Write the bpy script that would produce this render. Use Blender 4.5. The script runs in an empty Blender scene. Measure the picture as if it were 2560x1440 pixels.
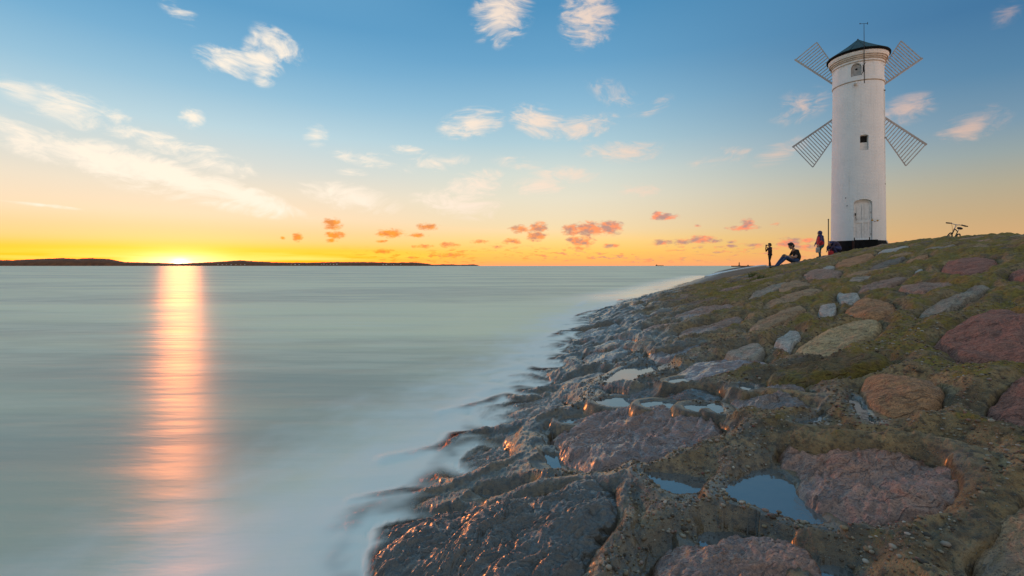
import bpy, bmesh, math, random
import numpy as np
from mathutils import Vector, Matrix

C = bpy.context.scene.collection
R = math.radians
F, HZ, CX = 1200.0, 664.5, 1280.0        # focal length and horizon of the photograph, in its own pixels


def lin(r, g, b):
    f = lambda c: c / 12.92 if c <= 0.04045 else ((c + 0.055) / 1.055) ** 2.4
    return (f(r / 255), f(g / 255), f(b / 255), 1.0)


# ------------------------------------------------------------------ camera
SUN_AZ, SUN_EL = R(-34.6), R(4.6)
cam_d = bpy.data.cameras.new('camera')
cam_d.sensor_width = 36.0
cam_d.lens = F / 2560 * 36.0
cam_d.shift_y = -(720 - HZ) / 2560
cam_d.clip_start, cam_d.clip_end = 0.05, 120000
cam = bpy.data.objects.new('camera', cam_d)
C.objects.link(cam)
cam.rotation_euler = (R(90), 0, 0)
bpy.context.scene.camera = cam
sc = bpy.context.scene
sc.view_settings.view_transform = 'Standard'
sc.view_settings.look = 'None'
sc.view_settings.exposure = 0.18
sc.view_settings.gamma = 1.0
sc.view_settings.use_curve_mapping = False


# ------------------------------------------------------------------ node helper
class NT:
    def __init__(s, tree):
        s.t = tree
        s.n = tree.nodes
        s.l = tree.links

    def put(s, sock, v):
        if isinstance(v, bpy.types.NodeSocket):
            s.l.new(v, sock)
        elif v is not None:
            try:
                sock.default_value = v
            except Exception:
                sock.default_value = (v[0], v[1], v[2])

    def node(s, typ, **kw):
        nd = s.n.new(typ)
        for k, v in kw.items():
            setattr(nd, k, v)
        return nd

    def m(s, op, a, b=None, c=None, clamp=False):
        nd = s.node('ShaderNodeMath', operation=op, use_clamp=clamp)
        s.put(nd.inputs[0], a)
        s.put(nd.inputs[1], b)
        s.put(nd.inputs[2], c)
        return nd.outputs[0]

    def rng(s, v, a, b, c=0.0, d=1.0, smooth=True):
        nd = s.node('ShaderNodeMapRange', interpolation_type='SMOOTHSTEP' if smooth else 'LINEAR')
        for i, q in enumerate((v, a, b, c, d)):
            s.put(nd.inputs[i], q)
        return nd.outputs[0]

    def mix(s, f, a, b, blend='MIX'):
        nd = s.node('ShaderNodeMix', data_type='RGBA', blend_type=blend)
        s.put(nd.inputs[0], f)
        s.put(nd.inputs[6], a)
        s.put(nd.inputs[7], b)
        return nd.outputs[2]

    def ramp(s, f, stops, interp='LINEAR'):
        nd = s.node('ShaderNodeValToRGB')
        nd.color_ramp.interpolation = interp
        el = nd.color_ramp.elements
        while len(el) < len(stops):
            el.new(0.5)
        for e, (p, c) in zip(el, sorted(stops)):
            e.position = p
            e.color = c
        s.put(nd.inputs[0], f)
        return nd.outputs[0]

    def noise(s, vec, scale, detail=4.0, rough=0.55, dist=0.0, out=0):
        nd = s.node('ShaderNodeTexNoise')
        s.put(nd.inputs['Vector'], vec)
        nd.inputs['Scale'].default_value = scale
        nd.inputs['Detail'].default_value = detail
        nd.inputs['Roughness'].default_value = rough
        nd.inputs['Distortion'].default_value = dist
        return nd.outputs[out]

    def mapping(s, vec, loc=(0, 0, 0), rot=(0, 0, 0), scale=(1, 1, 1), typ='POINT'):
        nd = s.node('ShaderNodeMapping', vector_type=typ)
        s.put(nd.inputs[0], vec)
        nd.inputs[1].default_value = loc
        nd.inputs[2].default_value = rot
        nd.inputs[3].default_value = scale
        return nd.outputs[0]

    def attr(s, name, out='Fac'):
        return s.node('ShaderNodeAttribute', attribute_name=name).outputs[out]


# ------------------------------------------------------------------ world: dusk sky with clouds
def px_dir(px, py):
    u, v = (px - CX) / F, (HZ - py) / F
    return math.atan(u), math.atan(v * math.cos(math.atan(u)))


world = bpy.data.worlds.new('World')
sc.world = world
world.use_nodes = True
W = NT(world.node_tree)
W.n.clear()
gen = W.node('ShaderNodeTexCoord').outputs['Generated']
sep = W.node('ShaderNodeSeparateXYZ')
W.put(sep.inputs[0], gen)
X_, Y_, Z_ = sep.outputs
el = W.m('ARCSINE', Z_)
az = W.m('ARCTAN2', X_, Y_)
ae = W.node('ShaderNodeCombineXYZ')
W.put(ae.inputs[0], az)
W.put(ae.inputs[1], el)
AE = ae.outputs[0]
daz = W.m('ABSOLUTE', W.m('SUBTRACT', az, SUN_AZ))
daz = W.m('MINIMUM', daz, W.m('SUBTRACT', 2 * math.pi, daz))
HP = math.pi / 2
elf = W.m('DIVIDE', W.m('MAXIMUM', el, 0.0), HP)


def stops(tab):
    return [(e / HP, lin(*c)) for e, c in tab]


near_sun = W.ramp(elf, stops([(0, (255, 186, 20)), (.020, (255, 196, 20)), (.031, (255, 203, 70)), (.046, (255, 208, 128)),
    (.066, (255, 210, 152)), (.09, (248, 218, 180)), (.135, (234, 219, 196)), (.18, (211, 214, 207)), (.244, (182, 208, 217)),
    (.306, (147, 189, 212)), (.37, (116, 170, 204)), (.44, (92, 153, 194)), (.7, (108, 158, 193)), (1.5, (142, 170, 192))]))
mid_sky = W.ramp(elf, stops([(0, (255, 168, 110)), (.012, (255, 182, 96)), (.030, (255, 202, 100)), (.05, (254, 212, 130)),
    (.075, (243, 216, 168)), (.10, (236, 217, 182)), (.14, (227, 219, 197)), (.19, (208, 215, 206)), (.25, (172, 201, 211)),
    (.32, (139, 183, 208)), (.40, (104, 160, 197)), (.50, (78, 141, 184)), (.7, (104, 155, 190)), (1.5, (142, 170, 192))]))
far_sky = W.ramp(elf, stops([(0, (232, 160, 118)), (.02, (224, 165, 112)), (.045, (207, 166, 118)), (.075, (193, 165, 125)), (.12, (174, 165, 142)),
    (.165, (147, 160, 160)), (.21, (118, 148, 168)), (.28, (86, 130, 163)), (.37, (64, 113, 154)), (.5, (72, 122, 162)), (.7, (98, 144, 180)), (1.5, (142, 170, 192))]))
red = W.m('MULTIPLY', W.rng(el, .085, .012), W.rng(daz, R(60), R(8)))
near_sun = W.mix(1.0, near_sun, W.mix(red, (0, 0, 0, 1), (1.9, 0, 0, 1)), 'ADD')     # deep red light, beyond what the picture can show
base_sky = W.mix(W.rng(daz, R(10), R(36)), near_sun, mid_sky)
base_sky = W.mix(1.0, base_sky, W.mix(W.m('MULTIPLY', red, .45), (0, 0, 0, 1), (1.9, 0, 0, 1)), 'ADD')
base_sky = W.mix(W.rng(daz, R(38), R(84)), base_sky, far_sky)
back_sky = W.ramp(elf, stops([(0, (222, 178, 152)), (.06, (224, 188, 164)), (.14, (208, 192, 178)), (.25, (196, 194, 190)), (.45, (172, 184, 192)), (.8, (158, 180, 194)), (1.5, (142, 170, 192))]))
base_sky = W.mix(W.rng(daz, R(84), R(125)), base_sky, back_sky)


def gauss(cx, cy, wx, wy):
    a = W.m('DIVIDE', W.m('SUBTRACT', az, cx), wx)
    b = W.m('DIVIDE', W.m('SUBTRACT', el, cy), wy)
    q = W.m('ADD', W.m('MULTIPLY', a, a), W.m('MULTIPLY', b, b))
    return W.m('POWER', 2.718281828, W.m('MULTIPLY', q, -1.0))


streak = W.noise(W.mapping(AE, scale=(6, 130, 1)), 1.0, 3.0, 0.5)
g1 = gauss(SUN_AZ, .004, .060, .017)
g0 = gauss(SUN_AZ, .003, .011, .007)
g2 = W.m('MULTIPLY', gauss(SUN_AZ + .03, .016, .24, .008), W.rng(streak, .35, .7))
g3 = gauss(SUN_AZ, .0, .16, .05)
glow = W.mix(1.0, W.mix(1.0, W.mix(1.0, W.mix(g1, (0, 0, 0, 1), (1.5, 1.15, .75, 1)), W.mix(g0, (0, 0, 0, 1), (3.0, 2.6, 2.0, 1)), 'ADD'), W.mix(g2, (0, 0, 0, 1), (.6, .62, .55, 1)), 'ADD'),
             W.mix(g3, (0, 0, 0, 1), (.22, .14, .02, 1)), 'ADD')
sky = W.mix(1.0, base_sky, glow, 'ADD')
yband = gauss(SUN_AZ - .02, .018, .5, .012)
sky = W.mix(W.m('MULTIPLY', yband, W.m('MULTIPLY', W.rng(streak, .3, .62), .75)), sky, lin(255, 214, 20))


def cloud_mask(lst):
    """lst: (px, py, half width, half height, rotation deg, strength) in the photograph's directions"""
    acc = None
    for (px, py, hw, hh, rot, st) in lst:
        a, e = px_dir(px, py)
        ca = math.cos(a)
        src = AE
        if acc is not None:      # chained one after the other so that the shader stays small
            ch = W.node('ShaderNodeVectorMath', operation='MULTIPLY_ADD')
            W.put(ch.inputs[0], acc)
            ch.inputs[1].default_value = (1e-9, 1e-9, 0)
            W.put(ch.inputs[2], AE)
            src = ch.outputs[0]
        v = W.mapping(src, loc=(a, e, 0), rot=(0, 0, R(rot)), scale=(hw * ca * ca / F, hh * ca / F, 1), typ='TEXTURE')
        ln = W.node('ShaderNodeVectorMath', operation='LENGTH')
        W.put(ln.inputs[0], v)
        q = W.m('MULTIPLY', W.m('SUBTRACT', 1.0, ln.outputs['Value'], clamp=True), st)
        acc = q if acc is None else W.m('MAXIMUM', acc, q)
    return acc


cirrus = [(575, 155, 105, 42, -4, 1.0), (655, 150, 70, 62, 8, 1.0), (700, 115, 90, 38, -25, 1.0), (660, 185, 40, 40, 0, .8),
    (60, 235, 110, 42, -15, .8), (170, 270, 170, 55, -12, .9), (290, 295, 60, 24, 20, .7), (480, 292, 42, 34, 10, .9),
    (60, 350, 150, 48, -22, 1.0), (230, 395, 230, 50, -14, 1.3), (420, 435, 260, 42, -17, 1.5), (600, 485, 220, 36, -18, 1.4),
    (320, 330, 140, 24, -6, .8), (390, 352, 110, 34, -12, .8), (470, 370, 110, 18, 4, .75), (540, 410, 130, 40, -10, .7),
    (560, 510, 330, 26, -8, .6), (880, 495, 150, 42, -10, 1.0), (790, 340, 42, 34, 10, .65), (100, 512, 130, 7, -4, 1.0),
    (1255, 35, 95, 75, 25, .95), (1470, 45, 85, 80, 20, 1.0), (1210, 72, 40, 40, -50, .6), (1180, 308, 100, 44, 12, 1.0), (1350, 305, 95, 46, -14, 1.0), (1450, 320, 100, 36, 0, .9),
    (1090, 408, 130, 26, 8, .75), (920, 398, 110, 24, -6, .7), (1020, 376, 60, 16, -4, .75), (1180, 470, 105, 48, 16, .95),
    (1150, 510, 140, 44, -6, .95), (1360, 455, 95, 38, 8, .95), (1430, 435, 85, 26, -4, .85), (1560, 380, 130, 34, -2, .75), (1500, 310, 60, 28, 22, .55),
    (1600, 475, 80, 22, -4, .6), (1540, 240, 110, 40, -30, .35), (2000, 265, 105, 48, 14, .5), (1950, 380, 90, 34, 16, .7), (1830, 378, 60, 16, -4, .65),
    (2270, 272, 90, 46, 6, .75), (2430, 312, 115, 46, 14, .9), (2520, 40, 60, 40, 0, .45), (450, 30, 70, 26, -20, .45), (1640, 265, 60, 24, 20, .4),
    (1800, 400, 120, 20, 6, .35), (880, 432, 50, 14, 0, .6), (1300, 410, 90, 22, -8, .5)]
cm = cloud_mask(cirrus)
warp = W.noise(W.mapping(AE, scale=(5, 9, 1)), 1.0, 2.0, 0.5, out=1)
wv = W.node('ShaderNodeVectorMath', operation='MULTIPLY_ADD')
W.put(wv.inputs[0], warp)
wv.inputs[1].default_value = (.20, .10, 0)
W.put(wv.inputs[2], AE)
wn = W.noise(W.mapping(wv.outputs[0], rot=(0, 0, R(12)), scale=(13, 38, 1)), 1.0, 9.0, 0.66, 1.0)
wn2 = W.noise(W.mapping(wv.outputs[0], rot=(0, 0, R(-14)), scale=(34, 70, 1)), 1.0, 5.0, 0.6, .4)
wn = W.m('ADD', W.m('MULTIPLY', wn, .58), W.m('MULTIPLY', wn2, .42))
ca = W.m('ADD', W.m('MULTIPLY', cm, .80), W.m('MULTIPLY', W.m('SUBTRACT', wn, .5), 2.7))
ca = W.m('MULTIPLY', W.rng(ca, -.02, .92), W.rng(cm, 0.0, .25))
ca = W.m('MULTIPLY', ca, W.rng(daz, R(20), R(95), .92, .62))
ccol = W.mix(W.rng(daz, R(5), R(80)), lin(255, 240, 220), lin(232, 190, 166))
ccol = W.mix(W.rng(el, .10, .02), ccol, lin(255, 226, 160))
sky = W.mix(ca, sky, ccol)

cumulus = [(830, 560, 34, 20, 0, 1.2), (838, 588, 34, 14, 0, 1.1), (745, 592, 18, 16, -20, 1.0), (707, 595, 10, 7, 0, .9), (828, 600, 22, 9, 0, .9),
    (975, 583, 46, 15, 2, 1.2), (1040, 588, 40, 8, 0, .9), (1070, 567, 38, 12, 0, 1.1), (955, 603, 20, 6, 0, .9),
    (1300, 572, 36, 15, 0, 1.0), (1345, 570, 34, 20, 0, 1.2), (1340, 590, 40, 18, 0, 1.1), (1280, 604, 32, 11, 0, 1.0), (1430, 575, 34, 22, 0, 1.1), (1475, 572, 60, 24, 0, 1.3),
    (1525, 570, 44, 24, 0, 1.3), (1450, 602, 48, 18, 0, 1.2), (1450, 620, 40, 8, 0, .8), (1530, 614, 32, 9, 0, 1.0),
    (1660, 542, 48, 12, 0, 1.2), (1645, 536, 18, 12, 0, 1.0), (1655, 606, 38, 10, 0, 1.1), (1700, 605, 30, 11, 0, 1.0), (1750, 598, 46, 14, 0, 1.2), (1790, 602, 24, 10, 0, .9),
    (1855, 570, 52, 9, 0, 1.2), (1868, 560, 24, 20, 20, 1.2), (1745, 563, 16, 7, 0, .8), (1830, 604, 18, 7, 0, .8), (1833, 615, 24, 6, 0, .9),
    (1890, 613, 38, 7, 0, .9), (1975, 606, 50, 18, 0, 1.1), (2015, 602, 34, 9, 0, .9), (2010, 618, 60, 10, 0, .9), (1125, 612, 34, 10, 0, .9), (1200, 605, 30, 8, 0, .9),
    (1060, 616, 40, 8, 0, .8), (1130, 638, 60, 10, 0, .9), (960, 628, 34, 9, 0, .9), (1245, 617, 24, 7, 0, .8), (2120, 600, 60, 16, 0, .7), (1935, 560, 20, 6, 0, .6)]
bm_ = cloud_mask(cumulus)
bn = W.noise(W.mapping(AE, scale=(60, 120, 1)), 1.0, 6.0, .6, .3)
ba = W.m('ADD', W.m('MULTIPLY', bm_, .85), W.m('MULTIPLY', W.m('SUBTRACT', bn, .5), 1.9))
ba = W.m('MULTIPLY', W.rng(ba, .06, .74), W.rng(bm_, 0.0, .22))
tn = W.noise(W.mapping(AE, scale=(52, 210, 1)), 1.0, 5.0, .55, .2)
tiny = W.m('MULTIPLY', W.rng(tn, .51, .63), W.m('MULTIPLY', W.rng(el, .002, .010), W.rng(el, .052, .022)))
tiny = W.m('MULTIPLY', tiny, W.rng(az, R(-22), R(-10)))
tiny = W.m('MULTIPLY', tiny, W.rng(W.noise(W.mapping(AE, scale=(5, 40, 1)), 1.0, 2.0), .38, .55))
tiny = W.m('MULTIPLY', tiny, .75)
ba = W.m('MAXIMUM', W.m('MULTIPLY', ba, .9), tiny)
lit = W.mix(W.rng(daz, R(14), R(60)), lin(255, 150, 26), lin(255, 142, 104))
shd = W.mix(W.rng(daz, R(14), R(52)), lin(228, 128, 45), lin(176, 136, 130))
bcol = W.mix(W.rng(W.noise(W.mapping(AE, loc=(.006, -.004, 0), scale=(48, 95, 1)), 1.0, 3.0), .40, .62), lit, shd)
sky = W.mix(ba, sky, bcol)

nish = W.node('ShaderNodeTexSky', sky_type='NISHITA')
nish.sun_disc = False
nish.sun_elevation = SUN_EL
nish.sun_rotation = SUN_AZ
nish.air_density, nish.dust_density, nish.ozone_density = 1.0, 1.0, 1.5
bg1 = W.node('ShaderNodeBackground')
W.put(bg1.inputs[0], nish.outputs[0])
bg1.inputs[1].default_value = 0.05
bg2 = W.node('ShaderNodeBackground')
W.put(bg2.inputs[0], sky)
bg2.inputs[1].default_value = .97
mxs = W.node('ShaderNodeMixShader')
mxs.inputs[0].default_value = 0.97
W.l.new(bg1.outputs[0], mxs.inputs[1])
W.l.new(bg2.outputs[0], mxs.inputs[2])
wo = W.node('ShaderNodeOutputWorld')
W.l.new(mxs.outputs[0], wo.inputs[0])
try:
    world.cycles.sampling_method = 'MANUAL'
    world.cycles.sample_map_resolution = 1024
except Exception:
    pass

# ------------------------------------------------------------------ sun
sl = bpy.data.lights.new('sun', 'SUN')
sl.energy = .5
sl.angle = R(3.0)
sl.color = (1.0, .27, .065)
sun = bpy.data.objects.new('sun', sl)
C.objects.link(sun)
sd_ = Vector((math.sin(SUN_AZ) * math.cos(SUN_EL), math.cos(SUN_AZ) * math.cos(SUN_EL), math.sin(SUN_EL)))
sun.rotation_euler = sd_.to_track_quat('Z', 'Y').to_euler()
sun.location = (-30, 40, 20)

# ================================================================== maths of the shore
WL = -1.5                                   # water level, the camera is at 0
SH = np.array([(-3.2, -14), (-2.2, -6), (-1.5, -1.5), (-1.05, 1), (-.88, 2.5), (-.8, 3.4), (-.5, 4.9), (.05, 6.2), (.75, 9.2), (1.9, 14.3),
               (5.3, 21.5), (8.7, 28), (15, 42), (27.7, 69), (60, 140), (110, 230), (420, 330)], float)


def ss(a, b, x):
    t = np.clip((x - a) / (b - a), 0, 1)
    return t * t * (3 - 2 * t)


_rng = np.random.RandomState(7)
_perm = np.tile(_rng.permutation(512), 3)
_ang = _rng.rand(512) * 2 * np.pi
_gx, _gy = np.cos(_ang), np.sin(_ang)


def perlin(x, y, seed=0):
    xi, yi = np.floor(x).astype(np.int64), np.floor(y).astype(np.int64)
    fx, fy = x - xi, y - yi
    xi = (xi + seed * 37) & 511
    yi = (yi + seed * 91) & 511
    u, v = fx * fx * fx * (fx * (fx * 6 - 15) + 10), fy * fy * fy * (fy * (fy * 6 - 15) + 10)

    def g(ix, iy, dx, dy):
        h = _perm[_perm[ix & 511] + (iy & 511)]
        return _gx[h] * dx + _gy[h] * dy
    a = g(xi, yi, fx, fy)
    b = g(xi + 1, yi, fx - 1, fy)
    c = g(xi, yi + 1, fx, fy - 1)
    d = g(xi + 1, yi + 1, fx - 1, fy - 1)
    return ((a + (b - a) * u) + ((c + (d - c) * u) - (a + (b - a) * u)) * v) * 1.5


def fbm(x, y, octv=4, seed=0, gain=.5, ridge=False):
    s, a, f = 0, 1, 1
    for i in range(octv):
        n = perlin(x * f, y * f, seed + i)
        if ridge:
            n = 1 - 2 * np.abs(n)
        s = s + a * n
        a *= gain
        f *= 2.03
    return s


def shore(x, y):
    best = np.full(x.shape, 1e9)
    sg = np.ones(x.shape)
    for a, b in zip(SH[:-1], SH[1:]):
        d = b - a
        t = np.clip(((x - a[0]) * d[0] + (y - a[1]) * d[1]) / (d @ d), 0, 1)
        ex, ey = x - a[0] - t * d[0], y - a[1] - t * d[1]
        q = np.hypot(ex, ey)
        m = q < best
        sg = np.where(m, np.sign(d[1] * ex - d[0] * ey), sg)
        best = np.where(m, q, best)
    return best * sg


def base(x, y):
    s = shore(x, y)
    k = .215 + .02 * ss(10, 20, y) - .03 * ss(26, 44, y)
    top = 2.2 + .12 * ss(8, 18, y) + .1 * ss(18, 28, y) - .75 * ss(31, 50, y) - .3 * ss(50, 120, y)
    u = np.maximum(s, 0) * k
    p = 5.
    g = -np.log(np.exp(-p * u) + np.exp(-p * top)) / p + np.log(1 + np.exp(-p * top)) / p
    g = g - .30 * np.clip(s - 11.2, 0, 5) * ss(34, 26, y)
    g = g - .045 * ss(1.3, .0, s) * (s > 0) - .085 * ss(2.1, .5, s) * (s > 0) * ss(20, 15, y) * (.45 + .55 * ss(2.5, 3.3, y))
    g = g + .17 * np.exp(-((x - 13) ** 2 + (y - 15.5) ** 2) / 14.0)
    return np.where(s > 0, g, np.maximum(s * .20, -1.6) - .045 - .085 * ss(20, 15, y) * (.45 + .55 * ss(2.5, 3.3, y))) + WL


_D = np.exp(np.linspace(np.log(.9), np.log(120), 2600))


def cast(px, py, off=0.0):
    """the point of the bank seen at a direction of the photograph"""
    u, v = (px - CX) / F, (HZ - py) / F
    z = base(u * _D, _D) + off
    below = v * _D < z
    i = int(np.argmax(below)) if below.any() else int(np.argmax(z / _D))
    return np.array([u * _D[i], _D[i]])


def cast_plane(px, py, z):
    d = z / ((HZ - py) / F)
    return np.array([(px - CX) / F * d, d])


def chaikin(P, n=2):
    for _ in range(n):
        Q = np.roll(P, -1, 0)
        P = np.stack([.75 * P + .25 * Q, .25 * P + .75 * Q], 1).reshape(-1, 2)
    return P


def poly_sd(P, x, y):
    """signed distance to a closed polygon, negative inside"""
    best = np.full(x.shape, 1e9)
    ins = np.zeros(x.shape, bool)
    for a, b in zip(P, np.roll(P, -1, 0)):
        d = b - a
        t = np.clip(((x - a[0]) * d[0] + (y - a[1]) * d[1]) / max(d @ d, 1e-12), 0, 1)
        best = np.minimum(best, (x - a[0] - t * d[0]) ** 2 + (y - a[1] - t * d[1]) ** 2)
        if a[1] != b[1]:
            c = (a[1] > y) != (b[1] > y)
            ins ^= c & (x < (b[0] - a[0]) * (y - a[1]) / (b[1] - a[1]) + a[0])
    best = np.sqrt(best)
    return np.where(ins, -best, best)


class Stone:
    def __init__(s, P, col, off=-.02, dome=.05, rough=.5, wet=0.0, moss=.25, label=None, tilt=(0, 0)):
        s.P = P
        s.c = P.mean(0)
        for _ in range(3):   # centre that sees the whole outline
            s.c = s.c * .5 + .5 * (P.max(0) + P.min(0)) / 2
        s.col, s.off, s.dome, s.rough, s.wet, s.moss, s.label, s.tilt = col, off, dome, rough, wet, moss, label, tilt
        dx, dy = P[:, 0] - s.c[0], P[:, 1] - s.c[1]
        th = np.arctan2(dy, dx)
        o = np.argsort(th)
        s.th, s.r = th[o], np.hypot(dx, dy)[o]
        s.rad = s.r.max()
        s.lo, s.hi = P.min(0), P.max(0)
        s.edge = .065 if s.rad > .3 else .035
        s.seed = int(abs(s.c[0] * 131 + s.c[1] * 57)) % 97

    def R(s, th):
        return np.interp(th, np.concatenate([s.th - 2 * np.pi, s.th, s.th + 2 * np.pi]), np.tile(s.r, 3))

    def z(s, x, y, fine=True):
        dx, dy = x - s.c[0], y - s.c[1]
        q = np.clip(np.hypot(dx, dy) / np.maximum(s.R(np.arctan2(dy, dx)), 1e-4), 0, 1.2)
        z = base(x, y) + s.off + .012 + s.dome * .62 * (1 - q ** 2.6) + s.tilt[0] * dx + s.tilt[1] * dy
        k = s.seed
        a = s.rough
        ux, uy = x * .80 + y * .60, -x * .60 + y * .80          # bedding direction of the rock
        z = z + .050 * a * perlin(ux * 2.8, uy * 4.2, k) + .07 * (1 - a) * (np.abs(perlin(ux * 1.9, uy * 2.8, k + 5)) + .5 * np.abs(perlin(ux * 4.3, uy * 5.8, k + 6)) - .25) * min(1, s.rad * 2)
        if fine:
            wx = ux + .05 * perlin(x * 7, y * 7, k + 9)
            wy = uy + .05 * perlin(x * 7 + 9, y * 7, k + 9)
            z = z + .016 * a * fbm(wx * 6, wy * 12, 3, k + 1, .5, True) + .009 * a * fbm(wx * 30, wy * 44, 3, k + 2, .6)
            z = z + .004 * fbm(x * 26, y * 30, 3, k + 3)
        return z - s.edge * ss(.84, 1.03, q)


STONES = []


def rugged(P):
    """rounds the corners a little and chips the outline"""
    P = chaikin(P, 1)
    Q = []
    per = np.hypot(*(P - np.roll(P, -1, 0)).T).sum()
    for a, b in zip(P, np.roll(P, -1, 0)):
        n = max(1, int(np.hypot(*(b - a)) / per * 44))
        for k in range(n):
            Q.append(a + (b - a) * k / n)
    Q = np.array(Q)
    c = Q.mean(0)
    d = Q - c
    l = np.hypot(*d.T)
    w = 1 + (.085 * perlin(Q[:, 0] * 3.1, Q[:, 1] * 3.1, 71) + .045 * perlin(Q[:, 0] * 11, Q[:, 1] * 11, 72))
    return c + d * w[:, None]


def S(pts, col, **kw):
    off = kw.get('off', -.02)
    P = rugged(np.array([cast(px, py, off) for px, py in pts]))
    STONES.append(Stone(P, col, **kw))


PINK, RED, BROWN, GREY, DARK, YEL, WHITE = (.37, .225, .18), (.25, .125, .10), (.34, .195, .105), (.27, .245, .215), (.135, .118, .10), (.40, .32, .195), (.36, .37, .38)
MAUVE, TAN = (.27, .195, .165), (.30, .215, .14)
S([(1925, 1150), (1990, 1118), (2060, 1112), (2120, 1132), (2290, 1138), (2370, 1135), (2420, 1165), (2445, 1215), (2430, 1275), (2350, 1335), (2230, 1352), (2130, 1345), (2040, 1305), (1960, 1230)],
  PINK, off=-.045, dome=.04, rough=.95, wet=.12, moss=.2, label='broad pink granite stone sunk in its basin beside the largest pool')
S([(890, 1440), (905, 1350), (1010, 1325), (1150, 1280), (1290, 1252), (1400, 1226), (1500, 1212), (1555, 1225), (1560, 1265), (1530, 1340), (1480, 1440), (1450, 1520), (900, 1520)],
  DARK, off=.01, dome=.11, rough=1.0, wet=.85, moss=.02, label='big dark wet knobbly stone at the water edge')
S([(1365, 1110), (1385, 1075), (1460, 1045), (1560, 1022), (1700, 1028), (1810, 1050), (1850, 1085), (1770, 1125), (1650, 1165), (1500, 1192), (1410, 1175)],
  PINK, off=-.035, dome=.04, rough=1.0, wet=.5, moss=.3, label='wet pink stone with green spots along its top rim')
S([(1160, 1065), (1230, 1020), (1310, 1003), (1400, 1003), (1440, 1018), (1370, 1045), (1290, 1078), (1200, 1092)], GREY, off=-.02, dome=.05, rough=.9, wet=1, moss=0)
S([(1130, 1200), (1175, 1142), (1240, 1128), (1300, 1135), (1300, 1155), (1240, 1190), (1170, 1222)], GREY, off=-.02, dome=.05, rough=.9, wet=1, moss=0)
S([(1805, 1032), (1840, 992), (1920, 972), (2010, 976), (2055, 1000), (2060, 1040), (2010, 1060), (1900, 1056)], MAUVE, off=-.04, dome=.05, rough=.95, wet=.6, moss=.15, label='wet silvery stone west of the brown domed stone')
S([(2140, 975), (2170, 948), (2300, 950), (2360, 967), (2375, 1005), (2330, 1048), (2250, 1072), (2190, 1062), (2150, 1015)],
  BROWN, off=-.01, dome=.11, rough=.25, wet=.05, moss=.1, label='smooth orange brown domed stone with a narrow pool along its side')
S([(2445, 1050), (2480, 1012), (2540, 960), (2600, 925), (2680, 960), (2680, 1080), (2600, 1105), (2500, 1090)], RED, off=-.03, dome=.05, rough=.5, moss=.2)
S([(2325, 868), (2345, 838), (2430, 803), (2490, 788), (2600, 795), (2660, 830), (2640, 900), (2520, 912), (2420, 908)], RED, off=.0, dome=.07, rough=.4, moss=.4, tilt=(0, .06), label='dark red slab with a broken lower edge')
S([(1972, 893), (2000, 868), (2060, 835), (2130, 806), (2200, 798), (2217, 812), (2180, 858), (2110, 885), (2030, 905)], YEL, off=.0, dome=.09, rough=.55, moss=.15, label='rough yellow ochre stone beside the white splashed mortar')
S([(2395, 1440), (2430, 1370), (2500, 1300), (2590, 1255), (2720, 1260), (2720, 1520), (2400, 1520)], TAN, off=-.02, dome=.07, rough=.6, moss=.15)
S([(1610, 1460), (1632, 1385), (1700, 1372), (1760, 1385), (1850, 1352), (1960, 1366), (2050, 1410), (2090, 1480), (2090, 1560), (1620, 1560)], PINK, off=-.03, dome=.08, rough=.8, wet=.25, moss=.25)
S([(1640, 965), (1690, 935), (1760, 908), (1860, 900), (1950, 912), (1920, 928), (1830, 945), (1720, 968)], PINK, off=-.03, dome=.03, rough=.35, wet=.8, moss=0, label='flat wet pink slab shining in the sky light')
S([(1500, 1000), (1540, 978), (1640, 970), (1780, 985), (1815, 1000), (1790, 1018), (1700, 1012), (1600, 1018)], DARK, off=-.04, dome=.03, rough=.8, wet=1, moss=0)
S([(1595, 892), (1650, 878), (1750, 864), (1815, 866), (1770, 882), (1660, 912)], MAUVE, off=-.03, dome=.03, rough=.8, wet=.75, moss=0)
S([(2285, 795), (2340, 765), (2400, 735), (2465, 708), (2487, 720), (2420, 757), (2335, 800)], GREY, off=.02, dome=.04, rough=.4, moss=.2)
S([(2100, 792), (2125, 770), (2155, 752), (2235, 758), (2245, 788), (2170, 802)], BROWN, off=.02, dome=.06, rough=.35, moss=.2)
S([(2040, 772), (2072, 757), (2095, 766), (2083, 802), (2060, 802)], WHITE, off=.025, dome=.0, rough=.3, moss=0, label='whitish splashed stone, lower piece of the pale pair')
S([(2088, 737), (2105, 732), (2158, 738), (2130, 762), (2102, 760)], WHITE, off=.025, dome=.0, rough=.3, moss=0)
S([(1926, 862), (1955, 843), (1982, 823), (2010, 840), (1985, 862), (1972, 882)], WHITE, off=.025, dome=.0, rough=.3, moss=0)
S([(1802, 890), (1850, 866), (1900, 864), (1916, 880), (1900, 900), (1840, 905)], (.27, .26, .24), off=.02, dome=.04, rough=.3, moss=.1)
S([(1674, 799), (1720, 778), (1780, 764), (1850, 764), (1850, 780), (1770, 797), (1690, 804)], MAUVE, off=-.02, dome=.03, rough=.6)
S([(1668, 845), (1750, 819), (1846, 794), (1870, 799), (1832, 826), (1735, 846)], MAUVE, off=-.02, dome=.03, rough=.6)
S([(2345, 677), (2368, 655), (2443, 644), (2507, 651), (2480, 674), (2443, 692), (2374, 692)], RED, off=.02, dome=.07, rough=.3, moss=.1, label='rounded rose red stone below the crest weed')
S([(2082, 664), (2110, 649), (2180, 634), (2190, 641), (2152, 662), (2096, 670)], BROWN, off=.03, dome=.03, rough=.2, moss=.1)
S([(2190, 634), (2205, 627), (2280, 613), (2255, 626), (2215, 637)], WHITE, off=.025, dome=.0, rough=.3, moss=0)
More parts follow.
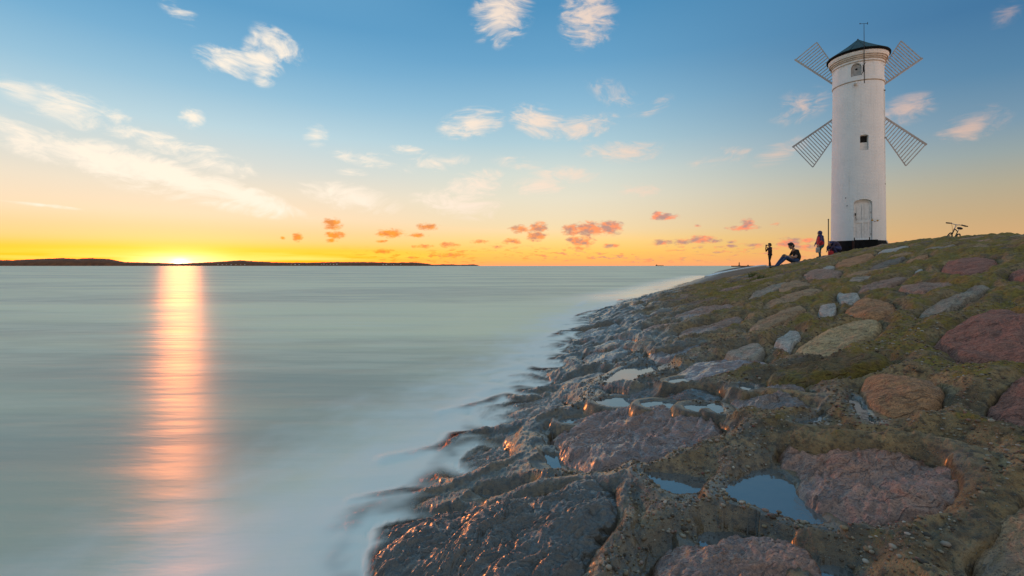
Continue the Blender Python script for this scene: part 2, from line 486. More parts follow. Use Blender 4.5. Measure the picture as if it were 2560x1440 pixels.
S([(2052, 675), (2065, 666), (2088, 666), (2085, 675)], WHITE, off=.025, dome=.0, rough=.3, moss=0)
S([(2282, 689), (2293, 674), (2312, 670), (2302, 688)], WHITE, off=.025, dome=.0, rough=.3, moss=0)
S([(2257, 661), (2285, 647), (2327, 633), (2318, 647), (2277, 661)], BROWN, off=.03, dome=.03, rough=.2, moss=.1)
S([(2243, 728), (2271, 713), (2374, 708), (2388, 714), (2332, 737), (2290, 740)], MAUVE, off=.02, dome=.04, rough=.4, moss=.2)
S([(2138, 726), (2193, 706), (2265, 692), (2280, 694), (2235, 718), (2152, 735)], MAUVE, off=.02, dome=.04, rough=.4, moss=.2)
S([(2107, 712), (2152, 692), (2190, 688), (2196, 694), (2138, 715)], GREY, off=.02, dome=.04, rough=.4, moss=.2)
S([(2000, 692), (2027, 677), (2110, 676), (2096, 699), (2032, 704)], MAUVE, off=.02, dome=.06, rough=.4, moss=.3)
S([(1860, 749), (1915, 719), (1980, 703), (1975, 715), (1896, 746)], GREY, off=.02, dome=.03, rough=.4, moss=.2)
S([(1888, 779), (1943, 747), (2027, 724), (2062, 723), (2046, 737), (1971, 765)], TAN, off=.02, dome=.04, rough=.5, moss=.3)
S([(1862, 828), (1896, 802), (1985, 770), (2022, 764), (1995, 793), (1888, 846)], TAN, off=.02, dome=.05, rough=.5, moss=.3)
S([(2516, 690), (2550, 676), (2620, 672), (2620, 704), (2540, 706)], RED, off=.02, dome=.05, rough=.4)
S([(1905, 952), (1960, 928), (2060, 903), (2190, 892), (2260, 905), (2180, 925), (2060, 945), (1960, 965)], (.13, .10, .05), off=.03, dome=.06, rough=.45, moss=1.0, label='low hump overgrown with olive moss below the ochre stone')
S([(1985, 700), (2040, 712), (2010, 724), (1950, 735), (1940, 722)], TAN, off=.02, dome=.03, rough=.4, moss=.3)
S([(2200, 660), (2240, 646), (2275, 640), (2240, 662), (2180, 680), (2165, 675)], (.16, .15, .14), off=.03, dome=.03, rough=.3, moss=.3)
S([(1450, 890), (1510, 858), (1590, 850), (1600, 868), (1560, 905), (1470, 930)], GREY, off=-.02, dome=.06, rough=.9, wet=1, moss=0)
S([(1420, 845), (1500, 818), (1560, 812), (1540, 832), (1450, 862)], GREY, off=-.02, dome=.05, rough=.9, wet=1, moss=0)

rnd = random.Random(11)
palette = [MAUVE, TAN, GREY, BROWN, PINK, (.20, .15, .11), (.18, .14, .115), (.26, .17, .13)]


def far_enough(P, c, rad, gap):
    for t in STONES:
        if math.hypot(*(t.c - c)) > t.rad + rad + gap:
            continue
        if poly_sd(t.P, P[:, 0], P[:, 1]).min() < gap or poly_sd(P, t.P[:, 0], t.P[:, 1]).min() < gap:
            return False
    return True


def zone_stone(x, y):
    return y < 22.0 + np.maximum(0, x - 12) * 1.0


for tries, (rmin, rmax) in ((1500, (.42, .62)), (1500, (.30, .45)), (1500, (.22, .32))):
    for _ in range(tries):
        if len(STONES) > 285:
            break
        a_ = R(rnd.uniform(-75, 78))
        d_ = math.exp(rnd.uniform(math.log(1.8), math.log(33)))
        c = np.array([math.sin(a_) * d_, math.cos(a_) * d_])
        inview = abs(math.degrees(a_)) < 48 and c[1] > 0
        if c[1] < -1 or not zone_stone(c[0], c[1]) or (inview and c[1] < 5.0) or math.hypot(c[0] - 21.6, c[1] - 30) < 2.0:
            continue
        if math.hypot(*c) < 1.2:
            continue
        s_ = float(shore(c[:1], c[1:])[0])
        if s_ < -.15 or s_ > 15:
            continue
        r0 = rnd.uniform(rmin, rmax)
        n = rnd.choice([5, 5, 6, 7])
        ro = rnd.uniform(0, 6.28)
        asp, an = rnd.uniform(1.15, 1.8), R(rnd.gauss(-20, 35))
        P = []
        for i in range(n):
            t = ro + (i + rnd.uniform(-.28, .28)) / n * 2 * math.pi
            r = r0 * rnd.uniform(.85, 1.1)
            qx, qy = r * math.cos(t) * math.sqrt(asp), r * math.sin(t) / math.sqrt(asp)
            P.append((c[0] + qx * math.cos(an) - qy * math.sin(an), c[1] + qx * math.sin(an) + qy * math.cos(an)))
        P = rugged(np.array(P))
        if not far_enough(P, c, r0 * 1.5, .085):
            continue
        wetn = 1.0 if s_ < .7 else 0.15 * rnd.random()
        col = rnd.choice(palette) if s_ > .8 else rnd.choice([GREY, DARK, DARK])
        v = rnd.uniform(.7, 1.05)
        STONES.append(Stone(P, tuple(q * v for q in col), off=rnd.uniform(-.03, .03), dome=rnd.uniform(.03, .08), rough=rnd.uniform(.3, .8), wet=wetn,
                            moss=rnd.uniform(.1, .5) if s_ > .8 else 0, tilt=(rnd.uniform(-.05, .05), rnd.uniform(-.06, .04))))

# ---- pools
POOLS = []


def pool(pts, dz=-.03, lab=''):
    c = np.mean([cast(px, py, -.05) for px, py in pts], 0)
    z = float(base(c[:1], c[1:])[0]) + dz
    P = chaikin(np.array([cast_plane(px, py, z) for px, py in pts]), 2)
    POOLS.append((P, z, lab))


pool([(1795, 1240), (1850, 1195), (1905, 1168), (1945, 1175), (2000, 1240), (2060, 1300), (2050, 1318), (1990, 1305), (1900, 1268)], -0.018)
pool([(1600, 1175), (1640, 1182), (1720, 1186), (1770, 1198), (1760, 1232), (1700, 1242), (1650, 1224)], 0.007)
pool([(1735, 1336), (1800, 1325), (1910, 1348), (1860, 1368), (1800, 1362), (1762, 1378)], -0.045)
pool([(1352, 1130), (1410, 1148), (1400, 1190), (1375, 1170)], -0.022)
pool([(1175, 1233), (1225, 1236), (1275, 1246), (1230, 1252)], 0.005)
pool([(1842, 960), (1888, 968), (1885, 974), (1858, 980)], 0.007)
pool([(2112, 985), (2150, 1005), (2165, 1040), (2200, 1066), (2160, 1058), (2132, 1020)], -0.003)
pool([(1492, 958), (1535, 938), (1560, 920), (1600, 916), (1650, 911), (1638, 926), (1660, 944), (1602, 948), (1566, 961)], -0.005, 'open')
pool([(1480, 1004), (1530, 992), (1600, 998), (1595, 1014), (1530, 1020)], 0.007, 'open')
pool([(1600, 1008), (1650, 1002), (1705, 1010), (1690, 1024), (1625, 1024)], 0.002, 'open')
pool([(1708, 1014), (1760, 1010), (1808, 1020), (1790, 1032), (1730, 1030)], 0.002, 'open')
pool([(1660, 958), (1700, 944), (1760, 948), (1740, 962)], 0.002, 'open')
pool([(1395, 1052), (1440, 1042), (1470, 1050), (1430, 1062)], 0.007, 'open')
pool([(1775, 1015), (1800, 1012), (1806, 1035), (1790, 1032)], 0.007)
pool([(1978, 1056), (2040, 1048), (2062, 1028), (2066, 1045), (2035, 1064)], 0.007)
pool([(2040, 1420), (2080, 1405), (2150, 1440), (2130, 1500), (2060, 1500)], -0.013)
pool([(1628, 760), (1640, 754), (1652, 757), (1640, 763)], 0.005)


RIDGE_PX = [
    ([(880, 1296), (1007, 1253), (1127, 1227), (1173, 1207), (1240, 1177), (1297, 1143), (1307, 1110), (1320, 1063), (1373, 1043), (1473, 1020)], .105, .105),
    ([(957, 1193), (1040, 1167), (1100, 1143), (1140, 1107), (1180, 1093), (1233, 1083), (1313, 1063)], .11, .10),
    ([(1110, 1060), (1173, 1040), (1223, 1020), (1263, 1003), (1330, 998)], .11, .10),
    ([(1300, 987), (1392, 966), (1485, 962), (1643, 966), (1748, 952), (1814, 958), (1850, 985)], .09, .11),
    ([(1446, 780), (1485, 760), (1527, 755), (1596, 738), (1646, 727)], .17, .17),
    ([(1440, 799), (1477, 785), (1538, 769), (1596, 760)], .15, .15),
    ([(1377, 858), (1407, 838), (1471, 822), (1515, 810), (1571, 791), (1638, 774)], .15, .15),
    ([(1452, 855), (1499, 847), (1554, 824), (1610, 810), (1652, 791)], .11, .15),
    ([(1380, 905), (1450, 880), (1520, 870), (1590, 862), (1660, 870), (1750, 852)], .10, .13),
    ([(1240, 1252), (1350, 1215), (1450, 1196), (1560, 1190), (1650, 1168), (1760, 1134), (1850, 1096), (1900, 1082), (2000, 1086), (2100, 1090), (2300, 1098)], .085, .10),
    ([(1560, 1195), (1640, 1246), (1760, 1254), (1900, 1288), (2030, 1330), (2150, 1380), (2300, 1376), (2420, 1326), (2480, 1262), (2475, 1180), (2425, 1125), (2300, 1098)], .075, .095),
    ([(1562, 1205), (1572, 1290), (1535, 1370), (1490, 1450)], .085, .085),
    ([(1775, 1150), (1795, 1190), (1780, 1246)], .07, .08),
    ([(2070, 970), (2090, 1030), (2080, 1075)], .07, .10),
    ([(1830, 950), (1950, 975), (2060, 985)], .06, .10)]
RIDGES = []
for pts, A_r, w_r in RIDGE_PX:
    RIDGES.append((np.array([cast(px, py, .05) for px, py in pts]), A_r, w_r))


def ridge_h(x, y):
    """height of the raised mortar ridges over the bank"""
    h = np.zeros_like(x)
    for P, A_r, w_r in RIDGES:
        lo, hi = P.min(0) - .5, P.max(0) + .5
        m = (x > lo[0]) & (x < hi[0]) & (y > lo[1]) & (y < hi[1])
        if not m.any():
            continue
        xx = x[m] + .045 * perlin(x[m] * 3.3, y[m] * 3.3, 95)
        yy = y[m] + .045 * perlin(x[m] * 3.3 + 7, y[m] * 3.3, 95)
        best = np.full(xx.shape, 9.0)
        for a, b in zip(P[:-1], P[1:]):
            d = b - a
            t = np.clip(((xx - a[0]) * d[0] + (yy - a[1]) * d[1]) / max(d @ d, 1e-9), 0, 1)
            best = np.minimum(best, np.hypot(xx - a[0] - t * d[0], yy - a[1] - t * d[1]))
        ww = w_r * (1 + .35 * perlin(x[m] * 2.1, y[m] * 2.1, 96))
        h[m] = np.maximum(h[m], A_r * (1 + .25 * perlin(x[m] * 2.7, y[m] * 2.7, 97)) * np.exp(-(best / ww) ** 2.4))
    return h


def field(x, y):
    """signed distance to the nearest stone and its index"""
    sd = np.full(x.shape, 9.0)
    idx = np.full(x.shape, -1, int)
    for i, t in enumerate(STONES):
        m = (x > t.lo[0] - .4) & (x < t.hi[0] + .4) & (y > t.lo[1] - .4) & (y < t.hi[1] + .4)
        if m.any():
            q = poly_sd(t.P, x[m], y[m])
            cur = sd[m]
            b = q < cur
            cur[b] = q[b]
            sd[m] = cur
            ii = idx[m]
            ii[b] = i
            idx[m] = ii
    return sd, idx


def ground_z(x, y, sd, fine=True):
    b = base(x, y)
    md = ss(3.2, 6.5, np.hypot(x, y))
    z = b + .035 * perlin(x * .8, y * .8, 3) + (.022 + .026 * md) * perlin(x * 2.3, y * 2.3, 4) + .022 * md * perlin((x * .8 + y * .6) * 2.2, (-x * .6 + y * .8) * 5.5, 6)
    so = np.maximum(sd, 0)
    sd = sd + .022 * perlin(x * 4.3, y * 4.3, 81) + .016 * perlin(x * 12, y * 12, 82)
    so = np.maximum(sd, 0)
    jag = 1 + .5 * perlin(x * 5, y * 5, 8)
    worn = .75 + .25 * ss(.2, 1.3, shore(x, y))
    z = z + .080 * worn * (1 - np.exp(-(so / (.085 * np.maximum(jag, .4))) ** 2)) - (.028 + .05 * md) * ss(.14, .42, so)
    rh = ridge_h(x, y)
    z = np.where(rh > .004, np.maximum(z, b - .01 + rh), z)
    if fine:
        z = z + (.011 + .014 * md) * fbm(x * 9, y * 9, 3, 11) + .0065 * fbm(x * 38, y * 42, 3, 12, .6)
    z = np.where(sd < 0, z - .17 * ss(-.003, .045, -sd) * ss(.05, .01, rh), z)
    for P, zp, _ in POOLS:
        lo, hi = P.min(0) - .3, P.max(0) + .3
        m = (x > lo[0]) & (x < hi[0]) & (y > lo[1]) & (y < hi[1])
        if m.any():
            q = poly_sd(P, x[m], y[m]) + .012 * perlin(x[m] * 16, y[m] * 16, 21)
            zz = z[m]
            inside = zp - .01 - .10 * ss(0, .14, -q)
            c = P.mean(0)
            near = ((x[m] - c[0]) * -c[0] + (y[m] - c[1]) * -c[1]) / np.hypot(*c) / np.maximum(np.hypot(x[m] - c[0], y[m] - c[1]), .01)
            zz = np.where(q < 0, np.minimum(zz, inside), zz)
            far_ = ss(.35, -.2, near) * (.35 if _ == 'open' else 1)
            lim = zp + .010 + (.15 + .80 * far_) * np.maximum(q, 0) + .25 * ss(.12, .32, q)
            zz = np.where((q >= 0) & (q < .32), np.minimum(zz, lim + .02 * perlin(x[m] * 6, y[m] * 6, 23) * ss(0, .1, q)), zz)
            z[m] = zz
    for P, zp, _ in POOLS:       # the rim that holds each pool
        lo, hi = P.min(0) - .3, P.max(0) + .3
        m = (x > lo[0]) & (x < hi[0]) & (y > lo[1]) & (y < hi[1])
        if m.any():
            q = poly_sd(P, x[m], y[m]) + .012 * perlin(x[m] * 16, y[m] * 16, 21)
            rim = zp - .006 + .020 * ss(0, .035, q) - .40 * ss(.075, .24, q)
            for P2, zp2, _2 in POOLS:
                if P2 is not P and np.hypot(*(P2.mean(0) - P.mean(0))) < 1.5:
                    rim = np.where(poly_sd(P2, x[m], y[m]) < .01, -9, rim)
            z[m] = np.where(q >= 0, np.maximum(z[m], rim), z[m])
    return z


def top_z(x, y):
    sd, idx = field(x, y)
    z = ground_z(x, y, sd, False)
    for i in np.unique(idx[sd < 0]):
        m = (idx == i) & (sd < 0)
        z[m] = np.maximum(z[m], STONES[i].z(x[m], y[m], True))
    return z


def wet_of(x, y, z, extra=0.0):
    n = perlin(x * 2.1, y * 2.1, 31) * .16 + perlin(x * 9, y * 9, 32) * .05
    h = z - WL
    return np.clip(1 - ss(.24, .74, h + n) + extra * ss(1.1, .4, h + n), 0, 1)


# ================================================================== materials
def newmat(name):
    m = bpy.data.materials.new(name)
    m.use_nodes = True
    t = NT(m.node_tree)
    t.n.clear()
    out = t.node('ShaderNodeOutputMaterial')
    p = t.node('ShaderNodeBsdfPrincipled')
    t.l.new(p.outputs[0], out.inputs[0])
    return m, t, p, out


def bump(t, p, h, strength=.5, dist=.01, inp=None):
    b = t.node('ShaderNodeBump')
    b.inputs['Strength'].default_value = strength
    b.inputs['Distance'].default_value = dist
    t.put(b.inputs['Height'], h)
    if inp is not None:
        t.put(b.inputs['Normal'], inp)
    t.put(p.inputs['Normal'], b.outputs[0])
    return b.outputs[0]


def simple(name, col, rough=.6, metal=0.0, var=.12, scale=8.0):
    m, t, p, o = newmat(name)
    co = t.node('ShaderNodeTexCoord').outputs['Object']
    n = t.noise(co, scale, 5)
    c2 = tuple(max(0, c * (1 - 2.2 * var)) for c in col[:3]) + (1,)
    c3 = tuple(min(1, c * (1 + 1.2 * var)) for c in col[:3]) + (1,)
    t.put(p.inputs['Base Color'], t.mix(t.rng(n, .3, .7), c2, c3))
    p.inputs['Roughness'].default_value = rough
    p.inputs['Metallic'].default_value = metal
    return m


def geo_pos(t):
    return t.node('ShaderNodeNewGeometry').outputs['Position']


# grout: mortar with pebbles and moss
M_grout, t, p, o = newmat('mortar')
pos = geo_pos(t)
wet, = (t.attr('wet'),)
moss = t.attr('moss')
n1 = t.noise(pos, 3.2, 6, .6)
n2 = t.noise(pos, 26, 5, .6)
n3 = t.noise(pos, 110, 3, .6)
col = t.mix(t.rng(n1, .35, .68), (.26, .16, .07, 1), (.46, .29, .13, 1))
col = t.mix(t.rng(n2, .42, .70), col, (.095, .064, .038, 1))
col = t.mix(t.m('MULTIPLY', t.rng(t.noise(pos, 1.9, 7, .7), .47, .64), .7), col, (.070, .050, .030, 1))
vor = t.node('ShaderNodeTexVoronoi')
t.put(vor.inputs['Vector'], pos)
vor.inputs['Scale'].default_value = 75
spk = t.m('MULTIPLY', t.rng(vor.outputs['Distance'], .34, .16), t.rng(t.noise(pos, 31, 2), .46, .54))
sepc = t.node('ShaderNodeSeparateColor')
t.put(sepc.inputs[0], vor.outputs['Color'])
pcol = t.ramp(sepc.outputs[0], [(0, (.30, .22, .13, 1)), (.4, (.34, .30, .24, 1)), (.7, (.20, .12, .07, 1)), (1, (.42, .33, .18, 1))])
col = t.mix(t.m('MULTIPLY', spk, .9), col, pcol)
mo = t.m('MULTIPLY', t.rng(t.m('ADD', moss, t.m('MULTIPLY', t.m('SUBTRACT', t.noise(pos, 4.5, 7, .68), .5), 2.4)), .42, .78), .85)
mcol = t.mix(t.rng(n2, .35, .65), (.14, .088, .014, 1), (.34, .225, .030, 1))
col = t.mix(mo, col, mcol)
wetc = t.mix(1.0, col, (.52, .52, .52, 1), 'MULTIPLY')
t.put(p.inputs['Base Color'], t.mix(wet, col, wetc))
t.put(p.inputs['Roughness'], t.m('SUBTRACT', .92, t.m('MULTIPLY', wet, .52)))
t.put(p.inputs['Coat Weight'], t.m('MULTIPLY', wet, .8))
p.inputs['Coat Roughness'].default_value = .22
p.inputs['Coat IOR'].default_value = 1.6
hh = t.m('ADD', t.m('ADD', t.m('MULTIPLY', n3, .5), t.m('MULTIPLY', n2, .9)), t.m('MULTIPLY', spk, .45))
bump(t, p, hh, 1.0, .024)

# stones: colour of each from its object colour
M_stone, t, p, o = newmat('rock')
pos = geo_pos(t)
wet, moss = t.attr('wet'), t.attr('moss')
oi = t.node('ShaderNodeObjectInfo').outputs['Color']
bed = t.mapping(pos, rot=(0, 0, R(37)), scale=(1, 2.2, 1.4))
n1 = t.noise(bed, 3.4, 7, .65)
n2 = t.noise(bed, 22, 6, .65)
n3 = t.noise(pos, 120, 3, .65)
dk = t.mix(1.0, oi, (.48, .45, .45, 1), 'MULTIPLY')
lt = t.mix(1.0, oi, (1.25, 1.20, 1.15, 1), 'MULTIPLY')
col = t.mix(t.rng(n1, .32, .68), dk, oi)
col = t.mix(t.rng(n2, .38, .70), col, lt)
col = t.mix(t.m('MULTIPLY', t.rng(n3, .50, .36), .75), col, t.mix(1.0, oi, (.26, .25, .25, 1), 'MULTIPLY'))
gr = t.noise(pos, 64, 4, .7)
col = t.mix(t.m('MULTIPLY', t.rng(gr, .56, .68), .5), col, t.mix(1.0, oi, (1.75, 1.65, 1.55, 1), 'MULTIPLY'))
vein = t.m('ABSOLUTE', t.m('SUBTRACT', t.noise(t.mapping(pos, rot=(0, 0, R(37)), scale=(1, 3, 1)), 2.6, 3, .55), .5))
col = t.mix(t.m('MULTIPLY', t.rng(vein, .016, .0), .6), col, dk)
li = t.rng(t.noise(pos, 9, 5, .6), .66, .74)
col = t.mix(t.m('MULTIPLY', li, .35), col, (.30, .29, .22, 1))
mo = t.m('MULTIPLY', t.rng(t.m('ADD', moss, t.m('MULTIPLY', t.m('SUBTRACT', t.noise(pos, 7, 6, .68), .5), 2.2)), .60, .86), .8)
col = t.mix(mo, col, t.mix(t.rng(n2, .35, .65), (.12, .085, .012, 1), (.26, .18, .022, 1)))
wetc = t.mix(1.0, col, (.52, .52, .52, 1), 'MULTIPLY')
t.put(p.inputs['Base Color'], t.mix(wet, col, wetc))
t.put(p.inputs['Roughness'], t.m('SUBTRACT', .88, t.m('MULTIPLY', wet, .50)))
t.put(p.inputs['Coat Weight'], t.m('MULTIPLY', wet, .9))
p.inputs['Coat Roughness'].default_value = .22
p.inputs['Coat IOR'].default_value = 1.6
hs_ = t.m('ADD', t.m('ADD', t.m('MULTIPLY', n2, 1.0), t.m('MULTIPLY', n3, .45)), t.m('MULTIPLY', t.rng(vein, .0, .02), .6))
bump(t, p, t.m('MULTIPLY', hs_, t.m('SUBTRACT', 1.0, t.m('MULTIPLY', wet, .35))), 1.0, .024)

# sandy bank beyond the stones
M_bank, t, p, o = newmat('sandy bank')
pos = geo_pos(t)
n = t.noise(t.mapping(pos, rot=(0, 0, R(25)), scale=(1, .35, 1)), 1.2, 6, .6)
col = t.mix(t.rng(n, .3, .7), (.115, .078, .046, 1), (.19, .128, .078, 1))
col = t.mix(t.m('MULTIPLY', t.rng(t.noise(pos, 14, 4), .55, .75), .5), col, (.08, .06, .03, 1))
wet = t.attr('wet')
t.put(p.inputs['Base Color'], t.mix(wet, col, t.mix(1.0, col, (.5, .5, .52, 1), 'MULTIPLY')))
t.put(p.inputs['Roughness'], t.m('SUBTRACT', .9, t.m('MULTIPLY', wet, .55)))
bump(t, p, n, .5, .05)

# sea: long exposure makes it milky; shallow edge lets the stones through
M_sea, t, p, o = newmat('sea water')
pos = geo_pos(t)
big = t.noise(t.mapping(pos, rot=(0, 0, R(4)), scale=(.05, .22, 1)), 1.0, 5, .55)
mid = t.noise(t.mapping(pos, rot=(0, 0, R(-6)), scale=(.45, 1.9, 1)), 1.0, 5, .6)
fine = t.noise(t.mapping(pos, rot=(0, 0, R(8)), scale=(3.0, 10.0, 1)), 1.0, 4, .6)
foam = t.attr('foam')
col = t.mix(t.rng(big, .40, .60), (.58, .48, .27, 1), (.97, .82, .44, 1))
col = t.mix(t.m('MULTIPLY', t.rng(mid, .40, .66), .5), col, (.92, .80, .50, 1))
col = t.mix(t.m('MULTIPLY', t.attr('clear'), .72), col, (.30, .28, .17, 1))  # painted darker near the viewpoint, in place of weaker reflection when looking down
col = t.mix(foam, col, (.86, .83, .72, 1))
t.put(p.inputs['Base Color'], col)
t.put(p.inputs['Roughness'], t.m('SUBTRACT', t.m('ADD', .38, t.m('MULTIPLY', big, .08)), t.m('MULTIPLY', t.attr('slick'), .22)))
p.inputs['IOR'].default_value = 2.8
p.inputs['Anisotropic'].default_value = .58
tg = t.node('ShaderNodeCombineXYZ')
tg.inputs[0].default_value, tg.inputs[1].default_value = math.sin(SUN_AZ), math.cos(SUN_AZ)
t.put(p.inputs['Tangent'], tg.outputs[0])
h = t.m('ADD', t.m('ADD', t.m('MULTIPLY', mid, .009), t.m('MULTIPLY', fine, .0008)), t.m('MULTIPLY', big, .15))
bump(t, p, h, 1.0, 1.0)
tr = t.node('ShaderNodeBsdfTransparent')
mx = t.node('ShaderNodeMixShader')
t.put(mx.inputs[0], t.attr('cover'))
t.l.new(tr.outputs[0], mx.inputs[1])
t.l.new(p.outputs[0], mx.inputs[2])
t.l.new(mx.outputs[0], o.inputs[0])

M_pool, t, p, o = newmat('pool water')
p.inputs['Base Color'].default_value = (.105, .102, .096, 1)
p.inputs['Roughness'].default_value = .05
p.inputs['IOR'].default_value = 2.6
bump(t, p, t.noise(geo_pos(t), 18, 2), .15, .004)

M_hill, t, p, o = newmat('wooded hill')
n = t.noise(geo_pos(t), .02, 6, .65)
t.put(p.inputs['Base Color'], t.mix(t.rng(n, .3, .7), (.13, .045, .018, 1), (.24, .085, .030, 1)))
p.inputs['Roughness'].default_value = 1.0

# white painted brick
M_brick, t, p, o = newmat('white painted brick')
uvn = t.node('ShaderNodeUVMap').outputs[0]
br = t.node('ShaderNodeTexBrick')
t.put(br.inputs['Vector'], uvn)
br.inputs['Color1'].default_value = (1, 1, 1, 1)
br.inputs['Color2'].default_value = (.75, .75, .75, 1)
br.inputs['Mortar'].default_value = (.2, .2, .2, 1)
br.inputs['Scale'].default_value = 1.0
br.inputs['Mortar Size'].default_value = .012
br.inputs['Mortar Smooth'].default_value = .6
br.inputs['Brick Width'].default_value = .27
br.inputs['Row Height'].default_value = .085
obp = t.node('ShaderNodeTexCoord').outputs['Object']
n1 = t.noise(obp, 1.3, 6, .6)
n2 = t.noise(obp, 14, 5, .6)
col = t.mix(t.rng(n1, .3, .7), (.82, .85, .87, 1), (.88, .905, .92, 1))
col = t.mix(t.m('MULTIPLY', t.rng(n2, .60, .78), .35), col, (.52, .51, .49, 1))
st = t.noise(t.mapping(obp, scale=(5, 5, .35)), 1.0, 5, .6)
col = t.mix(t.m('MULTIPLY', t.rng(st, .56, .78), .28), col, (.50, .47, .42, 1))
t.put(p.inputs['Base Color'], col)
p.inputs['Roughness'].default_value = .72
bump(t, p, t.m('ADD', br.outputs['Color'], t.m('MULTIPLY', n2, 1.4)), .8, .022)

M_white = simple('white paint', (.76, .76, .75), .6, 0, .06, 6)
M_offwhite = simple('weathered white timber', (.44, .43, .42), .7, 0, .12, 9)
M_black = simple('black tar paint', (.008, .009, .011), .75, 0, .25, 7)
M_black.node_tree.nodes['Principled BSDF'].inputs['Specular IOR Level'].default_value = .15
M_teal = simple('green copper sheet', (.006, .050, .056), .6, 0, .22, 3)
M_moulding = simple('brown moulding', (.40, .32, .24), .8, 0, .2, 6)  # brown, darker than the wall, for the thin rings round the tower
M_fascia = simple('black eaves board', (.007, .007, .008), .8)
M_fascia.node_tree.nodes['Principled BSDF'].inputs['Specular IOR Level'].default_value = .1
M_dark = simple('dark iron', (.025, .022, .022), .5, .3, .2, 12)
M_hole = simple('dark opening', (.008, .008, .010), .9, 0, .1)
M_amber = simple('amber lamp glass', (.55, .30, .03), .25, 0, .1)
M_grey = simple('zinc pipe', (.40, .41, .42), .45, .3, .1)
M_skin = simple('skin', (.40, .22, .15), .6, 0, .05)
M_hair = simple('dark hair', (.018, .013, .010), .7)
M_tshirt = simple('black cotton', (.016, .015, .014), .9)
M_jeans = simple('blue denim', (.035, .065, .16), .9, 0, .2, 30)
M_shoe = simple('dark shoe', (.02, .025, .04), .7)
M_wshoe = simple('white shoe', (.70, .70, .68), .6)
M_maroon = simple('maroon jacket cloth', (.055, .022, .026), .85)
M_trous = simple('black trouser cloth', (.012, .012, .014), .9)
M_navy = simple('navy rain jacket', (.020, .024, .115), .6)
M_redc = simple('red cloth', (.50, .02, .03), .7)
M_tealc = simple('teal trouser cloth', (.03, .12, .13), .85)
M_plum = simple('dark plum jacket', (.035, .018, .055), .75)
M_pale = simple('pale canvas', (.50, .48, .44), .8)
M_leaf = simple('green leaf', (.10, .13, .03), .6, 0, .3, 40)
M_stem = simple('plant stem', (.14, .09, .04), .8)
M_wither = simple('withered plant', (.035, .024, .012), .9)
M_grass = simple('grass blade', (.10, .13, .02), .7, 0, .3, 20)
M_ship = simple('dark ship hull', (.05, .03, .03), .7)
M_mole = simple('mole concrete', (.12, .075, .06), .9)
M_tile = simple('tile roof', (.20, .07, .04), .8)
M_wall = simple('pale house wall', (.62, .55, .50), .8)


# ================================================================== mesh helpers
def mesh_np(name, co, faces, mat, parent=None, attrs=None, smooth=True, link=True):
    """co (n,3) array, faces (m,4) or (m,3) int array"""
    me = bpy.data.meshes.new(name)
    k = faces.shape[1]
    me.vertices.add(len(co))
    me.vertices.foreach_set('co', np.ascontiguousarray(co, dtype=np.float32).ravel())
    me.loops.add(faces.size)
    me.loops.foreach_set('vertex_index', np.ascontiguousarray(faces, dtype=np.int32).ravel())
    me.polygons.add(len(faces))
    me.polygons.foreach_set('loop_start', np.arange(0, faces.size, k, dtype=np.int32))
    me.polygons.foreach_set('loop_total', np.full(len(faces), k, dtype=np.int32))
    me.polygons.foreach_set('use_smooth', np.full(len(faces), smooth))
    me.update(calc_edges=True)
    for nm, v in (attrs or {}).items():
        me.attributes.new(nm, 'FLOAT', 'POINT').data.foreach_set('value', np.ascontiguousarray(v, dtype=np.float32))
    me.materials.append(mat)
    o = bpy.data.objects.new(name, me)
    if link:
        C.objects.link(o)
    if parent:
        o.parent = parent
    return o


def prune(co, faces, attrs, keepf):
    faces = faces[keepf]
    used = np.unique(faces)
    mp = np.full(len(co), -1)
    mp[used] = np.arange(len(used))
    return co[used], mp[faces], {k: v[used] for k, v in attrs.items()}


def gridfaces(nr, nc):
    i = np.arange(nr * nc).reshape(nr, nc)
    return np.stack([i[:-1, :-1].ravel(), i[:-1, 1:].ravel(), i[1:, 1:].ravel(), i[1:, :-1].ravel()], 1)


